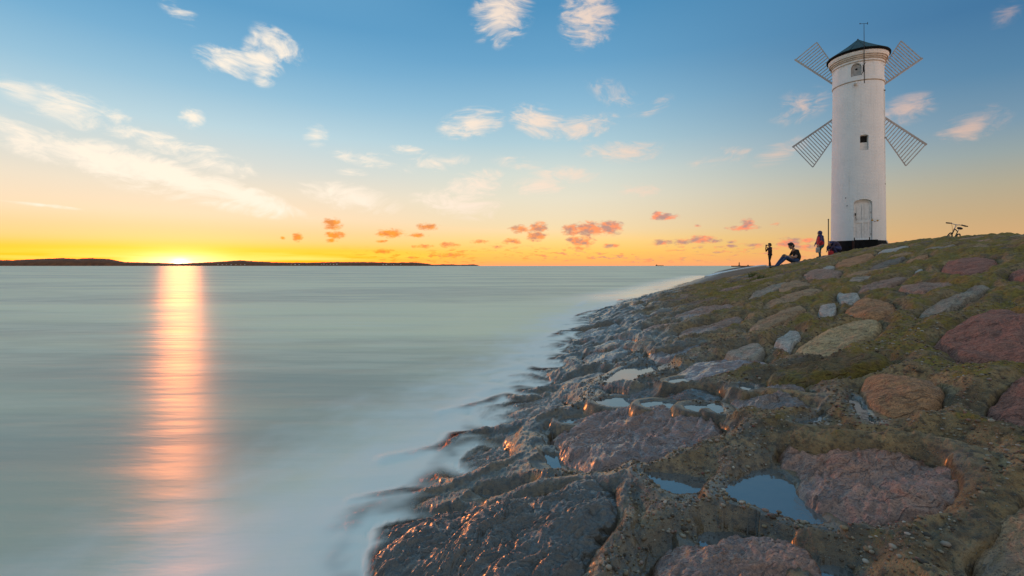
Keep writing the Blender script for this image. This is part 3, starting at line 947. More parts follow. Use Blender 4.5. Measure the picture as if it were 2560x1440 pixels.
class MB:
    """collects shapes and links them as ONE mesh"""

    def __init__(s):
        s.b = bmesh.new()

    def box(s, c, size, rot=None, bev=0):
        r = bmesh.ops.create_cube(s.b, size=1.0)
        M = Matrix.Translation(Vector(c)) @ (rot.to_4x4() if rot is not None else Matrix()) @ Matrix.Diagonal((*size, 1))
        bmesh.ops.transform(s.b, matrix=M, verts=r['verts'])
        return s

    def tube(s, pts, rad, n=8, cap=True):
        pts = [Vector(p) for p in pts]
        rads = rad if isinstance(rad, (list, tuple)) else [rad] * len(pts)
        rings = []
        for i, (p, r) in enumerate(zip(pts, rads)):
            d = (pts[min(i + 1, len(pts) - 1)] - pts[max(i - 1, 0)]).normalized()
            up = Vector((0, 0, 1)) if abs(d.z) < .95 else Vector((1, 0, 0))
            a = d.cross(up).normalized()
            b = d.cross(a)
            rings.append([s.b.verts.new(p + (a * math.cos(2 * math.pi * k / n) + b * math.sin(2 * math.pi * k / n)) * r) for k in range(n)])
        for A, B in zip(rings, rings[1:]):
            for k in range(n):
                s.b.faces.new((A[k], A[(k + 1) % n], B[(k + 1) % n], B[k]))
        if cap:
            s.b.faces.new(rings[0][::-1])
            s.b.faces.new(rings[-1])
        return s

    def bar(s, p0, p1, w, h):
        """square bar from p0 to p1"""
        p0, p1 = Vector(p0), Vector(p1)
        d = p1 - p0
        q = d.to_track_quat('X', 'Z').to_matrix()
        return s.box((p0 + p1) / 2, (d.length, w, h), q)

    def lathe(s, prof, n=64, closed=True):
        rings = []
        for r, z in prof:
            if r < 1e-6:
                rings.append([s.b.verts.new((0, 0, z))])
            else:
                rings.append([s.b.verts.new((r * math.cos(2 * math.pi * k / n), r * math.sin(2 * math.pi * k / n), z)) for k in range(n)])
        for A, B in zip(rings, rings[1:]):
            for k in range(n):
                j = (k + 1) % n
                if len(A) == 1 and len(B) == 1:
                    continue
                if len(A) == 1:
                    s.b.faces.new((A[0], B[j], B[k]))
                elif len(B) == 1:
                    s.b.faces.new((A[k], A[j], B[0]))
                else:
                    s.b.faces.new((A[k], A[j], B[j], B[k]))
        return s

    def ball(s, c, r, sub=2, scale=(1, 1, 1), rot=None):
        q = bmesh.ops.create_icosphere(s.b, subdivisions=sub, radius=r)
        M = Matrix.Translation(Vector(c)) @ (rot.to_4x4() if rot is not None else Matrix()) @ Matrix.Diagonal((*scale, 1))
        bmesh.ops.transform(s.b, matrix=M, verts=q['verts'])
        return s

    def prism(s, pts, depth):
        """outline in x,z extruded along +y"""
        A = [s.b.verts.new((x, 0, z)) for x, z in pts]
        B = [s.b.verts.new((x, depth, z)) for x, z in pts]
        n = len(A)
        s.b.faces.new(A)
        s.b.faces.new(B[::-1])
        for k in range(n):
            s.b.faces.new((A[k], B[k], B[(k + 1) % n], A[(k + 1) % n]))
        return s

    def mesh(s, name, mat, smooth=False):
        bmesh.ops.recalc_face_normals(s.b, faces=s.b.faces)
        me = bpy.data.meshes.new(name)
        s.b.to_mesh(me)
        s.b.free()
        me.materials.append(mat)
        if smooth:
            for f in me.polygons:
                f.use_smooth = True
            try:
                me.set_sharp_from_angle(angle=R(40))
            except Exception:
                pass
        return me

    def build(s, name, mat, parent=None, smooth=False, M=None):
        o = bpy.data.objects.new(name, s.mesh(name, mat, smooth))
        C.objects.link(o)
        if parent:
            o.parent = parent
        if M is not None:
            o.matrix_local = M
        return o


def tag(o, label=None, cat=None, group=None, kind=None):
    for k, v in (('label', label), ('category', cat), ('group', group), ('kind', kind)):
        if v:
            o[k] = v
    return o


def empty(name, loc, rz=0, **kw):
    o = bpy.data.objects.new(name, None)
    C.objects.link(o)
    o.location = loc
    o.rotation_euler = (0, 0, rz)
    o.empty_display_size = .2
    return tag(o, **kw)


# ================================================================== sea
azs = np.concatenate([np.linspace(-180, -62, 40)[:-1], np.linspace(-62, 34, 470), np.linspace(34, 180, 48)[1:]])
rs = np.concatenate([np.exp(np.linspace(np.log(.5), np.log(45), 360)), np.exp(np.linspace(np.log(45), np.log(70000), 110))[1:]])
A_, R_ = np.meshgrid(np.radians(azs), rs)
x, y = (np.sin(A_) * R_).ravel(), (np.cos(A_) * R_).ravel()
s_ = shore(x, y)
cover = np.ones_like(x)
foam = np.zeros_like(x)
zz = np.full_like(x, WL)
nr = (s_ > -3.2) & (s_ < 2.2) & (R_.ravel() < 48)
tz = top_z(x[nr], y[nr])
dep = WL - tz
wn_ = perlin(x[nr] * 1.6, y[nr] * 1.6, 41) * .045 + perlin(x[nr] * 5, y[nr] * 5, 42) * .03 + perlin(x[nr] * 12, y[nr] * 12, 43) * .012
zz[nr] += .035 * ss(.25, -.03, dep)
cover[nr] = ss(-.035, .085, dep + wn_ * .7 + .005)
foam[nr] = .9 * ss(.5, .05, dep + wn_ * 1.5)
sf = ss(17, 24, y) * ss(4.2, .6, -s_ + .5 * perlin(x * .4, y * .4, 5)) * (s_ < 1.5) * (y < 75) * (x > 0)
foam = np.maximum(foam, .95 * sf)
clear = ss(10.5, 2.6, np.hypot(x * .45, y) + 2.6 * perlin(x * .25, y * .7, 91) + .5 * perlin(x * 1.1, y * 3.2, 92)) * ss(.2, 1.6, -s_)  # mask of the painted darkening towards the viewpoint
keep = s_ < 2.0
f = gridfaces(len(rs), len(azs))
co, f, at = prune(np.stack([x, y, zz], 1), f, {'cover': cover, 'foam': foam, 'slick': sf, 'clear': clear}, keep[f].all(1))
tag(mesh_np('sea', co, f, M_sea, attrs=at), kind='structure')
# sea bed under the shallow edge is the foot of the embankment itself


# ================================================================== embankment and its stones
azs = np.concatenate([np.linspace(-100, -47, 60)[:-1], np.linspace(-47, 51, 860), np.linspace(51, 125, 80)[1:]])
rs = np.exp(np.linspace(np.log(.35), np.log(46), 860))
A_, R_ = np.meshgrid(np.radians(azs), rs)
x, y = (np.sin(A_) * R_).ravel(), (np.cos(A_) * R_).ravel()
s_ = shore(x, y)
ok = (s_ > -3.4) & (s_ < 17) & (zone_stone(x, y - 1.2))
sd = np.full_like(x, 9.0)
ix = np.full(x.shape, -1, int)
q1, q2 = field(x[ok], y[ok])
sd[ok] = q1
ix[ok] = q2
z = np.full_like(x, WL)
z[ok] = ground_z(x[ok], y[ok], sd[ok])
z = np.where(zone_stone(x, y), z, base(x, y) - .12)
gx, gy, gzv, gsd = x[ok], y[ok], z[ok], sd[ok]
h_ = z - WL
mossv = ss(.35, .95, h_ + .12 * perlin(x * 1.7, y * 1.7, 51)) * (.45 + .35 * ss(.05, .18, sd) + .22 * perlin(x * .7, y * .7, 52))
wetv = wet_of(x, y, z)
for P, zp, _ in POOLS:
    lo, hi = P.min(0) - .1, P.max(0) + .1
    m = (x > lo[0]) & (x < hi[0]) & (y > lo[1]) & (y < hi[1])
    if m.any():
        wetv[m] = np.maximum(wetv[m], ss(.06, .0, z[m] - zp) * ss(.08, .02, poly_sd(P, x[m], y[m])))
f = gridfaces(len(rs), len(azs))
drop = (sd < -.16) & (ridge_h(x, y) < .004)
for P, zp, _ in POOLS:
    lo, hi = P.min(0) - .4, P.max(0) + .4
    drop &= ~((x > lo[0]) & (x < hi[0]) & (y > lo[1]) & (y < hi[1]))
keepf = ok[f].all(1) & ~drop[f].all(1)
co, f, at = prune(np.stack([x, y, z], 1), f, {'wet': wetv, 'moss': mossv}, keepf)
bank = tag(mesh_np('embankment', co, f, M_grout, attrs=at), kind='structure')

for i, t_ in enumerate(STONES):
    d_ = max(math.hypot(*t_.c) - t_.rad * .5, 1.3)
    res = d_ * .0040 if abs(math.degrees(math.atan2(t_.c[0], t_.c[1]))) < 52 else d_ * .02
    mr = t_.r.mean()
    nth = int(np.clip(2 * np.pi * mr / res, 20, 420))
    nr_ = int(np.clip(mr / res, 5, 95))
    th = np.linspace(-np.pi, np.pi, nth, endpoint=False)
    Rb = t_.R(th) * (1 + .015 * np.interp(th, np.linspace(-np.pi, np.pi, 40), np.concatenate([(lambda q: q)(np.sin(np.arange(39) * 2.3 + i)), [np.sin(i)]])))
    q = np.linspace(0, 1, nr_ + 1)[1:] ** .9
    q = np.concatenate([q, [1.04]])
    X = t_.c[0] + np.outer(q, Rb * np.cos(th))
    Y = t_.c[1] + np.outer(q, Rb * np.sin(th))
    Z = t_.z(X.ravel(), Y.ravel()).reshape(X.shape)
    Z[-1] = base(X[-1], Y[-1]) + t_.off - .20          # side wall down into the mortar
    cz = t_.z(t_.c[:1], t_.c[1:])
    co = np.stack([X.ravel(), Y.ravel(), Z.ravel()], 1)
    n = len(co)
    co = np.concatenate([co, [[t_.c[0], t_.c[1], cz[0]], [t_.c[0], t_.c[1], Z[-1].mean() - .05]]])
    k = np.arange(nth)
    k2 = (k + 1) % nth
    fs = [np.stack([np.full(nth, n), k, k2], 1)]
    for r_ in range(len(q) - 1):
        a, b = r_ * nth, (r_ + 1) * nth
        fs.append(np.stack([a + k, b + k, b + k2], 1))
        fs.append(np.stack([a + k, b + k2, a + k2], 1))
    l_ = (len(q) - 1) * nth
    fs.append(np.stack([np.full(nth, n + 1), l_ + k2, l_ + k], 1))
    wv_ = np.clip(wet_of(co[:, 0], co[:, 1], co[:, 2], t_.wet) , 0, 1)
    qq = np.concatenate([np.repeat(q, nth), [0, 0]])
    mv = t_.moss * (.45 + .5 * qq ** 3) * ss(.25, .6, co[:, 2] - WL)
    for P, zp, _ in POOLS:
        lo, hi = P.min(0) - .12, P.max(0) + .12
        m = (co[:, 0] > lo[0]) & (co[:, 0] < hi[0]) & (co[:, 1] > lo[1]) & (co[:, 1] < hi[1])
        if m.any():
            wv_[m] = np.maximum(wv_[m], .8 * ss(.07, .0, co[m, 2] - zp) * ss(.1, .0, poly_sd(P, co[m, 0], co[m, 1])))
    co2 = co - np.array([t_.c[0], t_.c[1], cz[0]])
    ob = mesh_np('stone', co2, np.concatenate(fs), M_stone, parent=bank, attrs={'wet': wv_, 'moss': mv})
    ob.location = (t_.c[0], t_.c[1], cz[0])
    ob.color = (*[min(.85, c_ * g_) for c_, g_ in zip(t_.col, (1.62, 1.40, 1.18))], 1)
    if t_.label:
        ob['label'] = t_.label

for P, zp, lab in POOLS:
    c = P.mean(0)
    Pb = c + (P - c) * (1 + .05 / np.maximum(np.hypot(*(P - c).T), .05))[:, None]
    n = len(Pb)
    co = np.concatenate([np.column_stack([Pb - c, np.zeros(n)]), [[0, 0, 0]]])
    ob = mesh_np('pool_water', co, np.stack([np.full(n, n), np.arange(n), (np.arange(n) + 1) % n], 1), M_pool)
    ob.location = (c[0], c[1], zp)
    tag(ob, kind='structure')

# pebbles set in the mortar
sel = np.where((gsd > .03) & (gsd < 3) & (np.hypot(gx, gy) < 7) & (gzv > WL + .25) & (gx > -1))[0]
rp = np.random.RandomState(5)
wgt = np.hypot(gx[sel], gy[sel]) ** 1.2
sel = rp.choice(sel, min(14000, len(sel)), replace=False, p=wgt / wgt.sum())
ico = bmesh.new()
bmesh.ops.create_icosphere(ico, subdivisions=1, radius=1)
iv = np.array([v.co[:] for v in ico.verts])
ico.verts.index_update()
ifc = np.array([[v.index for v in f_.verts] for f_ in ico.faces])
ico.free()
sz = np.clip(rp.lognormal(np.log(.0040), .5, len(sel)), .0015, .012)
sca = np.stack([sz * rp.uniform(.8, 1.6, len(sel)), sz * rp.uniform(.8, 1.4, len(sel)), sz * rp.uniform(.55, .9, len(sel))], 1)
an = rp.rand(len(sel)) * 6.28
V = iv[None] * sca[:, None]
V = np.stack([V[..., 0] * np.cos(an)[:, None] - V[..., 1] * np.sin(an)[:, None], V[..., 0] * np.sin(an)[:, None] + V[..., 1] * np.cos(an)[:, None], V[..., 2]], -1)
V = V + np.stack([gx[sel], gy[sel], gzv[sel] + sz * .25], 1)[:, None]
Fp = (ifc[None] + (np.arange(len(sel)) * len(iv))[:, None, None]).reshape(-1, 3)
M_peb, t, p, o = newmat('pebble')
t.put(p.inputs['Base Color'], t.ramp(t.attr('tone'), [(0, (.05, .04, .03, 1)), (.35, (.16, .11, .07, 1)), (.6, (.26, .19, .11, 1)), (.8, (.33, .29, .23, 1)), (.93, (.20, .07, .05, 1)), (1, (.50, .46, .38, 1))]))
p.inputs['Roughness'].default_value = .8
pb = mesh_np('pebbles', V.reshape(-1, 3), Fp, M_peb, attrs={'tone': np.repeat(rp.rand(len(sel)), len(iv))})
tag(pb, label='small loose pebbles bedded in the mortar between the stones', cat='pebbles', kind='stuff')

# ---- sandy bank beyond the stones
azs = np.linspace(5, 110, 320)
rs = np.exp(np.linspace(np.log(20), np.log(620), 260))
A_, R_ = np.meshgrid(np.radians(azs), rs)
x, y = (np.sin(A_) * R_).ravel(), (np.cos(A_) * R_).ravel()
s_ = shore(x, y)
z = base(x, y) + .03 * perlin(x * .3, y * .3, 61) + .015 * perlin(x * 1.5, y * 1.5, 62)
z = z - np.where(zone_stone(x, y), .35, 0)
f = gridfaces(len(rs), len(azs))
keep = (s_ > -2.5) & ~zone_stone(x, y + 1.5)
co, f, at = prune(np.stack([x, y, z], 1), f, {'wet': wet_of(x, y, z)}, keep[f].all(1))
tag(mesh_np('shore_bank', co, f, M_bank, attrs=at), kind='structure')

# pale kerb running along the bank
P3 = [cast(px, py) for px, py in [(1768, 693), (1800, 684), (1840, 676), (1880, 669), (1918, 664)]]
kb = MB()
pp = []
for p_, q_ in zip(P3, P3[1:]):
    for k in range(6):
        pp.append(p_ + (q_ - p_) * k / 6)
pp = np.array(pp)
for a, b in zip(pp, pp[1:]):
    za, zb = float(base(a[:1], a[1:])[0]) + .04, float(base(b[:1], b[1:])[0]) + .04
    kb.bar((a[0], a[1], za + .03), (b[0], b[1], zb + .03), .55, .16)
tag(kb.build('kerb', M_white), kind='structure')


# ================================================================== hills on the far shore
def hill(D, prof, seed, x0pad=0):
    px = np.array([a for a, b in prof], float)
    py = np.array([b for a, b in prof], float)
    n = int((px[-1] - px[0]) / 1.5)
    xs = np.linspace(px[0], px[-1], n)
    top = np.interp(xs, px, py)
    zt = (HZ - top) / F * D
    e = np.clip((xs - xs[0]) / 10, 0, 1) * np.clip((xs[-1] - xs) / 10, 0, 1)
    zt = zt - WL * 0 + (perlin(xs * .08, xs * 0, seed) * .0006 + perlin(xs * .33, xs * 0, seed + 1) * .0005) * D * e
    zt = np.maximum(zt, WL + .5)
    X = (xs - CX) / F
    rows = []
    for k, (dd, hf) in enumerate([(-.055, -.04), (-.05, .35), (-.03, .72), (0, 1.0), (.05, .7), (.12, -.05)]):
        d = D * (1 + dd)
        rr = zt * hf if hf < 1 else zt
        rows.append(np.stack([X * d, np.full(n, d), np.where(hf < 0, WL - 3, rr + (perlin(xs * .2, xs * 0 + k * 7.3, seed + 2) * .0007 * D * e if 0 < hf < 1 else 0))], 1))
    co = np.concatenate(rows)
    return tag(mesh_np('hills', co, gridfaces(len(rows), n)[:, ::-1], M_hill), kind='structure')


hill(12500, [(960, 663), (1010, 660), (1050, 659), (1085, 661.5), (1120, 660.5), (1150, 662), (1185, 660.5), (1197, 663.8), (1200, 664.3)], 5)
hill(7600, [(240, 660), (300, 656), (400, 657), (445, 659), (500, 656.5), (560, 653.5), (600, 650.5), (640, 653.5), (700, 656), (770, 656.5), (830, 655), (920, 655), (980, 656.5), (1030, 655.5), (1060, 658), (1085, 662), (1095, 664)], 3)
hill(5200, [(-700, 652), (-300, 648), (-60, 649), (30, 650.5), (80, 648), (155, 645), (195, 647), (220, 645), (275, 647.5), (310, 655), (370, 656.5), (410, 660), (450, 663.5), (455, 664)], 9)


# ================================================================== windmill tower
TX, TY = .7205 * 30, 30.0
TA = -math.atan2(TX, TY)
g_t = .55
tower = empty('windmill_tower', (TX, TY, 0), TA, label='white round brick windmill tower with teal conical roof on the embankment crest', cat='windmill tower')
Tm = Matrix.Translation((TX, TY, 0)) @ Matrix.Rotation(TA, 4, 'Z')
Ti = Tm.inverted()


def TL(px, py, ly):
    """the point of the tower's local plane y=ly seen in a direction of the photograph"""
    o = Ti @ Vector((0, 0, 0))
    d = Ti.to_3x3() @ Vector(((px - CX) / F, 1, (HZ - py) / F))
    k = (ly - o.y) / d.y
    return o + d * k


def arch(w, z0, z1, rise, n=10):
    pts = [(-w / 2, z0), (w / 2, z0)]
    zs = z1 - rise
    for k in range(n + 1):
        a = math.pi * k / n
        pts.append((w / 2 * math.cos(a), zs + rise * math.sin(a)))
    return pts


prof = [(0, g_t - .6), (1.415, g_t - .6), (1.415, 1.0), (1.405, 2.5), (1.385, 4.5), (1.365, 6.5), (1.345, 8.5), (1.325, 10.3), (1.318, 11.18), (1.36, 11.185), (1.365, 11.235), (1.335, 11.25),
        (1.335, 12.30), (1.355, 12.305), (1.36, 12.36), (1.345, 12.38), (1.35, 12.46), (1.385, 12.47), (1.395, 12.53), (1.43, 12.56), (1.44, 12.63), (1.48, 12.66), (1.50, 12.73), (1.545, 12.77), (1.55, 12.88), (0, 12.88)]
body_me = MB().lathe(prof, 96).mesh('wall', M_brick, True)
body = bpy.data.objects.new('wall', body_me)
C.objects.link(body)
cutters = []


def cut(pts, ang, r_out, depth):
    o = MB().prism(pts, 1.0).build('cut', M_white)
    o.matrix_world = Matrix.Rotation(R(ang), 4, 'Z') @ Matrix.Translation((0, -r_out - .5 + 0, 0)) @ Matrix.Diagonal((1, (.5 + depth), 1, 1))
    md = body.modifiers.new('b', 'BOOLEAN')
    md.operation = 'DIFFERENCE'
    md.solver = 'EXACT'
    md.object = o
    cutters.append(o)


DOOR_A, WIN_A, NICHE_A = 11.0, 13.5, -3.5
cut(arch(.92, 1.56, 4.0, .22), DOOR_A, 1.41, .30)
cut(arch(.42, 6.94, 7.86, .05), WIN_A, 1.36, .30)
cut(arch(.52, 11.46, 12.24, .26), NICHE_A, 1.335, .24)
for a_ in (-33, 27, -62, 57, 88, -92, 118, -122, 148, -150, 178):
    cut(arch(.50, 11.40, 12.24, .2), a_, 1.335, .028)
dg = bpy.context.evaluated_depsgraph_get()
new = bpy.data.meshes.new_from_object(body.evaluated_get(dg))
body.modifiers.clear()
body.data = new
for o in cutters:
    bpy.data.objects.remove(o)
body.parent = tower
# unwrap by angle and height so the brick courses run round the tower
uv = new.uv_layers.new(name='uv')
cos_ = np.zeros(len(new.vertices) * 3)
new.vertices.foreach_get('co', cos_)
cos_ = cos_.reshape(-1, 3)
lv = np.zeros(len(new.loops), dtype=np.int64)
new.loops.foreach_get('vertex_index', lv)
ang_ = np.arctan2(cos_[lv, 0], -cos_[lv, 1]) * 1.38
uv.data.foreach_set('uv', np.stack([ang_, cos_[lv, 2]], 1).astype(np.float32).ravel())
for f_ in new.polygons:
    f_.use_smooth = True
try:
    new.set_sharp_from_angle(angle=R(35))
except Exception:
    pass


def at_ang(ang, r):
    return Matrix.Rotation(R(ang), 4, 'Z') @ Matrix.Translation((0, -r, 0))


for r_, z_, h2 in ((1.338, 11.165, .03), (1.362, 12.295, .022), (1.40, 12.46, .022), (1.447, 12.55, .022), (1.505, 12.65, .022)):
    MB().lathe([(r_ - .05, z_ - h2), (r_, z_ - h2), (r_ + .004, z_), (r_, z_ + h2), (r_ - .05, z_ + h2)], 96).build('moulding', M_moulding, tower, True)
# plinth and doorstep
MB().lathe([(1.40, g_t - .7), (1.53, g_t - .7), (1.50, 1.0), (1.475, 1.46), (1.45, 1.52), (1.40, 1.53)], 48).build('plinth', M_black, tower, True)
st_ = MB().box((0, -.28, .60), (1.12, .75, 1.86))
st_.box((.66, -.30, .42), (.30, .6, 1.2), Matrix.Rotation(R(-18), 3, 'Y'))
st_.build('doorstep', M_black, tower, M=at_ang(DOOR_A, 1.42))
# door
dr = MB().prism(arch(.86, 1.57, 3.82, .10), .06).build('door', M_white, tower, M=at_ang(DOOR_A, 1.20))
fr = MB()
for sx in (-1, 1):
    fr.box((sx * .405, -.02, 2.62), (.07, .05, 2.1))
fr.box((0, -.02, 1.62), (.74, .05, .12)).box((0, -.02, 2.66), (.74, .05, .14)).box((0, -.02, 2.68), (.08, .052, 2.0))
fr.build('door_frame', M_white, dr)
for sx in (-.19, .19):
    for z0, z1 in ((1.75, 2.50), (2.82, 3.62)):
        MB().prism(arch(.22, z0, z1, .09), .03).build('door_panel', M_white, dr, M=Matrix.Translation((sx, -.022, 0)))
MB().box((-.37, -.07, 3.10), (.05, .06, .16)).tube([(-.37, -.10, 2.95), (-.33, -.10, 2.72)], .012).build('door_handle', M_dark, dr)
for z_ in (1.9, 3.2):
    MB().box((.40, -.055, z_), (.05, .03, .10)).build('hinge', M_offwhite, dr)
# handrail posts with a chain before the door
for sx, px in ((-1, 2134), (1, 2172)):
    b_ = TL(px, 599, -1.98)
    MB().tube([(b_.x, b_.y, 1.5), (b_.x, b_.y, 2.74)], .024, 10).ball((b_.x, b_.y, 2.75), .032, 1).build('rail_post', M_white, tower, True)
    MB().box((b_.x + .04, b_.y, 1.60), (.05, .05, .14)).build('post_socket', M_dark, tower)
a, b = TL(2134, 547, -1.98), TL(2172, 547, -1.98)
c_ = TL(2200, 549, -1.40)
MB().tube([a, (a + b) / 2 - Vector((0, 0, .015)), b, (b + c_) / 2 - Vector((0, 0, .01)), c_], .008, 6).build('rail_chain', M_grey, tower)
# twin lamps beside the door
la, lb = TL(2180.5, 550.5, -1.46), TL(2194, 551.5, -1.42)
lm = MB().tube([la, (la + lb) / 2 - Vector((0, 0, .06)), lb], .012, 6).tube([(la + lb) / 2 - Vector((0, 0, .06)), (la + lb) / 2 + Vector((0, .2, -.08))], .014, 6).build('lamp_bracket', M_dark, tower)
for q_ in (la, lb):
    MB().ball(q_, .055, 2, (1, 1, .9)).build('lamp', M_amber, lm, True)
# window
wf = MB().box((0, .04, 7.40), (.42, .04, .92)).build('window', M_white, tower, M=at_ang(WIN_A, 1.16))
MB().box((-.0, .015, 7.63), (.36, .012, .38)).build('pane', M_hole, wf)
MB().box((0, .0, 7.18), (.40, .045, .44)).build('shutter_board', M_white, wf)
MB().box((0, -.02, 6.925), (.46, .30, .03)).build('window_sill', M_white, wf)
# loft hatch with a round hole
hf_ = MB().prism(arch(.50, 11.47, 12.20, .25), .04).build('hatch', M_offwhite, tower, M=at_ang(NICHE_A, 1.17))
for k in range(5):
    MB().box((-.19 + k * .095, -.006, 11.72), (.086, .014, .48)).build('board', M_offwhite, hf_)
MB().tube([(0, -.03, 11.90), (0, .0, 11.90)], .06, 16).build('peephole', M_hole, hf_)
# flood light under the moulding, and small iron anchors
fl = TL(2138.5, 211, -1.42)
MB().ball(fl, .10, 2).tube([fl, fl + Vector((0, .15, .02))], .03, 8).tube([fl + Vector((0, -.085, -.03)), fl + Vector((0, -.115, -.04))], .04, 10).build('flood_light', M_pale, tower, True)
for px, py in ((2117.5, 514.5), (2114, 495)):
    q_ = TL(px, py, -1.36)
    MB().ball(q_, .035, 1).build('anchor_bolt', M_dark, tower)
# roof
roof = MB().lathe([(0, 12.90), (1.60, 12.882), (1.64, 12.90), (1.65, 12.99), (1.60, 13.02), (1.0, 13.38), (.3, 13.87), (0, 14.06)], 64).build('roof', M_fascia, tower, True)
for k in range(14):
    a0, a1 = 2 * math.pi * k / 14 + .012, 2 * math.pi * (k + 1) / 14 - .012
    b_ = bmesh.new()
    rows = []
    for r_, z_ in ((1.62, 13.035), (1.1, 13.36), (.55, 13.73), (.03, 14.12)):
        rows.append([b_.verts.new((r_ * math.cos(a0 + (a1 - a0) * j / 4), r_ * math.sin(a0 + (a1 - a0) * j / 4), z_ + .008 * (1 if j in (0, 4) else 0))) for j in range(5)])
    for A, B in zip(rows, rows[1:]):
        for j in range(4):
            b_.faces.new((A[j], A[j + 1], B[j + 1], B[j]))
    ge = bmesh.ops.extrude_face_region(b_, geom=list(b_.faces))
    for v in [g for g in ge['geom'] if isinstance(g, bmesh.types.BMVert)]:
        v.co.z -= .03
    m_ = MB()
    m_.b.free()
    m_.b = b_
    m_.build('roof_panel', M_teal, roof)
MB().ball((0, 0, 14.13), .05, 1, (1, 1, 1.3)).build('finial', M_dark, roof)
gt = MB().tube([TL(2217, 150, -.5), TL(2221, 156, -.5), TL(2215, 158, -.5), TL(2211, 163, -.4)], .03, 8).build('gutter_elbow', M_white, tower)
# downpipe on the right flank
pt = [TL(2210.5, 222, -.35), TL(2211, 300, -.35), TL(2211.5, 450, -.35), TL(2212, 594, -.35), TL(2214.5, 602, -.38), TL(2219, 607, -.4)]
dp = MB().tube(pt, .042, 10).build('downpipe', M_white, tower, True)
for py in (226, 345, 460, 590):
    q_ = TL(2211.4, py, -.35)
    MB().tube([q_ - Vector((0, 0, .03)), q_ + Vector((0, 0, .03))], .05, 10).build('pipe_clamp', M_dark, dp)
# mast with wind gauge
m0, m1 = TL(2161, 208, -1.72), TL(2160, 60, -1.72)
ms = MB().tube([m0, (m0 + m1) / 2, m1], [.022, .018, .012], 8).build('gauge_mast', M_dark, tower)
l0, l1 = TL(2150, 59.5, -1.72), TL(2169, 58.5, -1.72)
MB().tube([l0, l1], .012, 6).tube([l1 - Vector((0, 0, .06)), l1 + Vector((0, 0, .07))], .018, 6).ball(l0 + Vector((0, 0, .01)), .035, 1).build('wind_gauge', M_dark, ms)
k_ = [TL(px, py, -1.66) for px, py in ((2164, 156), (2159.5, 163), (2158, 172), (2159, 178), (2153, 187))]
MB().tube(k_, [.02, .04, .035, .04, .02], 8).tube([TL(2162, 158, -1.7), TL(2159, 162, -1.3)], .02, 6).tube([TL(2162, 176, -1.7), TL(2158, 177, -1.3)], .02, 6).tube([TL(2158, 120, -1.68), TL(2158.5, 160, -1.68)], .007, 5).build('mast_bracket', M_dark, ms)

# sails behind the tower
SP = 2.05
hubp = TL(2149, 253, SP)
MB().tube([(hubp.x, .9, hubp.z), (hubp.x, SP + .1, hubp.z)], .16, 14).ball((hubp.x, SP + .12, hubp.z), .2, 2).build('sail_hub', M_offwhite, tower, True)
sail_px = [((1989, 150), (2042, 106)), ((2303.5, 147), (2252.5, 102.5)), ((1983, 366.7), (2032, 418)), ((2314.7, 360.5), (2264.7, 414.7))]
for (t0, t1) in sail_px:
    A, B = TL(*t0, SP), TL(*t1, SP)
    e1, e2 = A - hubp, B - hubp
    sl_ = MB().bar(hubp, A + e1.normalized() * .06, .10, .10).build('sail', M_offwhite, tower)
    # lattice: whip on one side, edge rail on the other, slats between
    q0 = .16
    MB().bar(hubp + e2 * q0, B, .05, .06).build('edge_rail', M_offwhite, sl_)
    ns = 22
    for k in range(ns + 1):
        f_ = q0 + (1 - q0) * k / ns
        MB().bar(hubp + e1 * f_, hubp + e2 * f_, .045, .052 if k < ns else .06).build('sail_slat', M_offwhite, sl_)

# dark post on the left flank
b_ = cast(2069, 640)
zb_ = 1.0
x_, y_ = (2071 - CX) / F * 29.6, 29.6
zt_ = (HZ - 549) / F * 29.6
zg_ = float(base(np.array([x_]), np.array([y_]))[0])
po = MB().tube([(0, 0, -.1), (0, 0, zt_ - zg_)], .028, 8).tube([(0, 0, zt_ - zg_), (0, 0, zt_ - zg_ + .04)], [.05, .03], 8).build('fence_post', M_dark)
po.location = (x_, y_, zg_)
tag(po, label='thin dark upright post left of the white tower', cat='post')


# ================================================================== people
def remeshed(mb_list, voxel, name, mats, classify, smooth_it=6):
    """joins capsules and lumps into one continuous skin"""
    mb = MB()
    for fn in mb_list:
        fn(mb)
    bmesh.ops.recalc_face_normals(mb.b, faces=mb.b.faces)
    me = bpy.data.meshes.new(name)
    mb.b.to_mesh(me)
    mb.b.free()
    o = bpy.data.objects.new(name, me)
    C.objects.link(o)
    r = o.modifiers.new('r', 'REMESH')
    r.mode = 'VOXEL'
    r.voxel_size = voxel
    r.use_smooth_shade = True
    s = o.modifiers.new('s', 'SMOOTH')
    s.iterations = smooth_it
    s.factor = .5
    dg = bpy.context.evaluated_depsgraph_get()
    nm = bpy.data.meshes.new_from_object(o.evaluated_get(dg))
    o.modifiers.clear()
    o.data = nm
    nm.materials.clear()
    for m in mats:
        nm.materials.append(m)
    for f_ in nm.polygons:
        f_.material_index = classify(f_.center)
        f_.use_smooth = True
    return o


def cap(p0, p1, r0, r1, n=12):
    def fn(mb):
        a, b = Vector(p0), Vector(p1)
        mb.tube([a, a.lerp(b, .5), b], [r0, (r0 + r1) / 2 * 1.04, r1], n)
        mb.ball(a, r0, 2)
        mb.ball(b, r1, 2)
    return fn


def lump(c, r, sc_=(1, 1, 1), rot=None):
    return lambda mb: mb.ball(c, r, 3, sc_, rot)


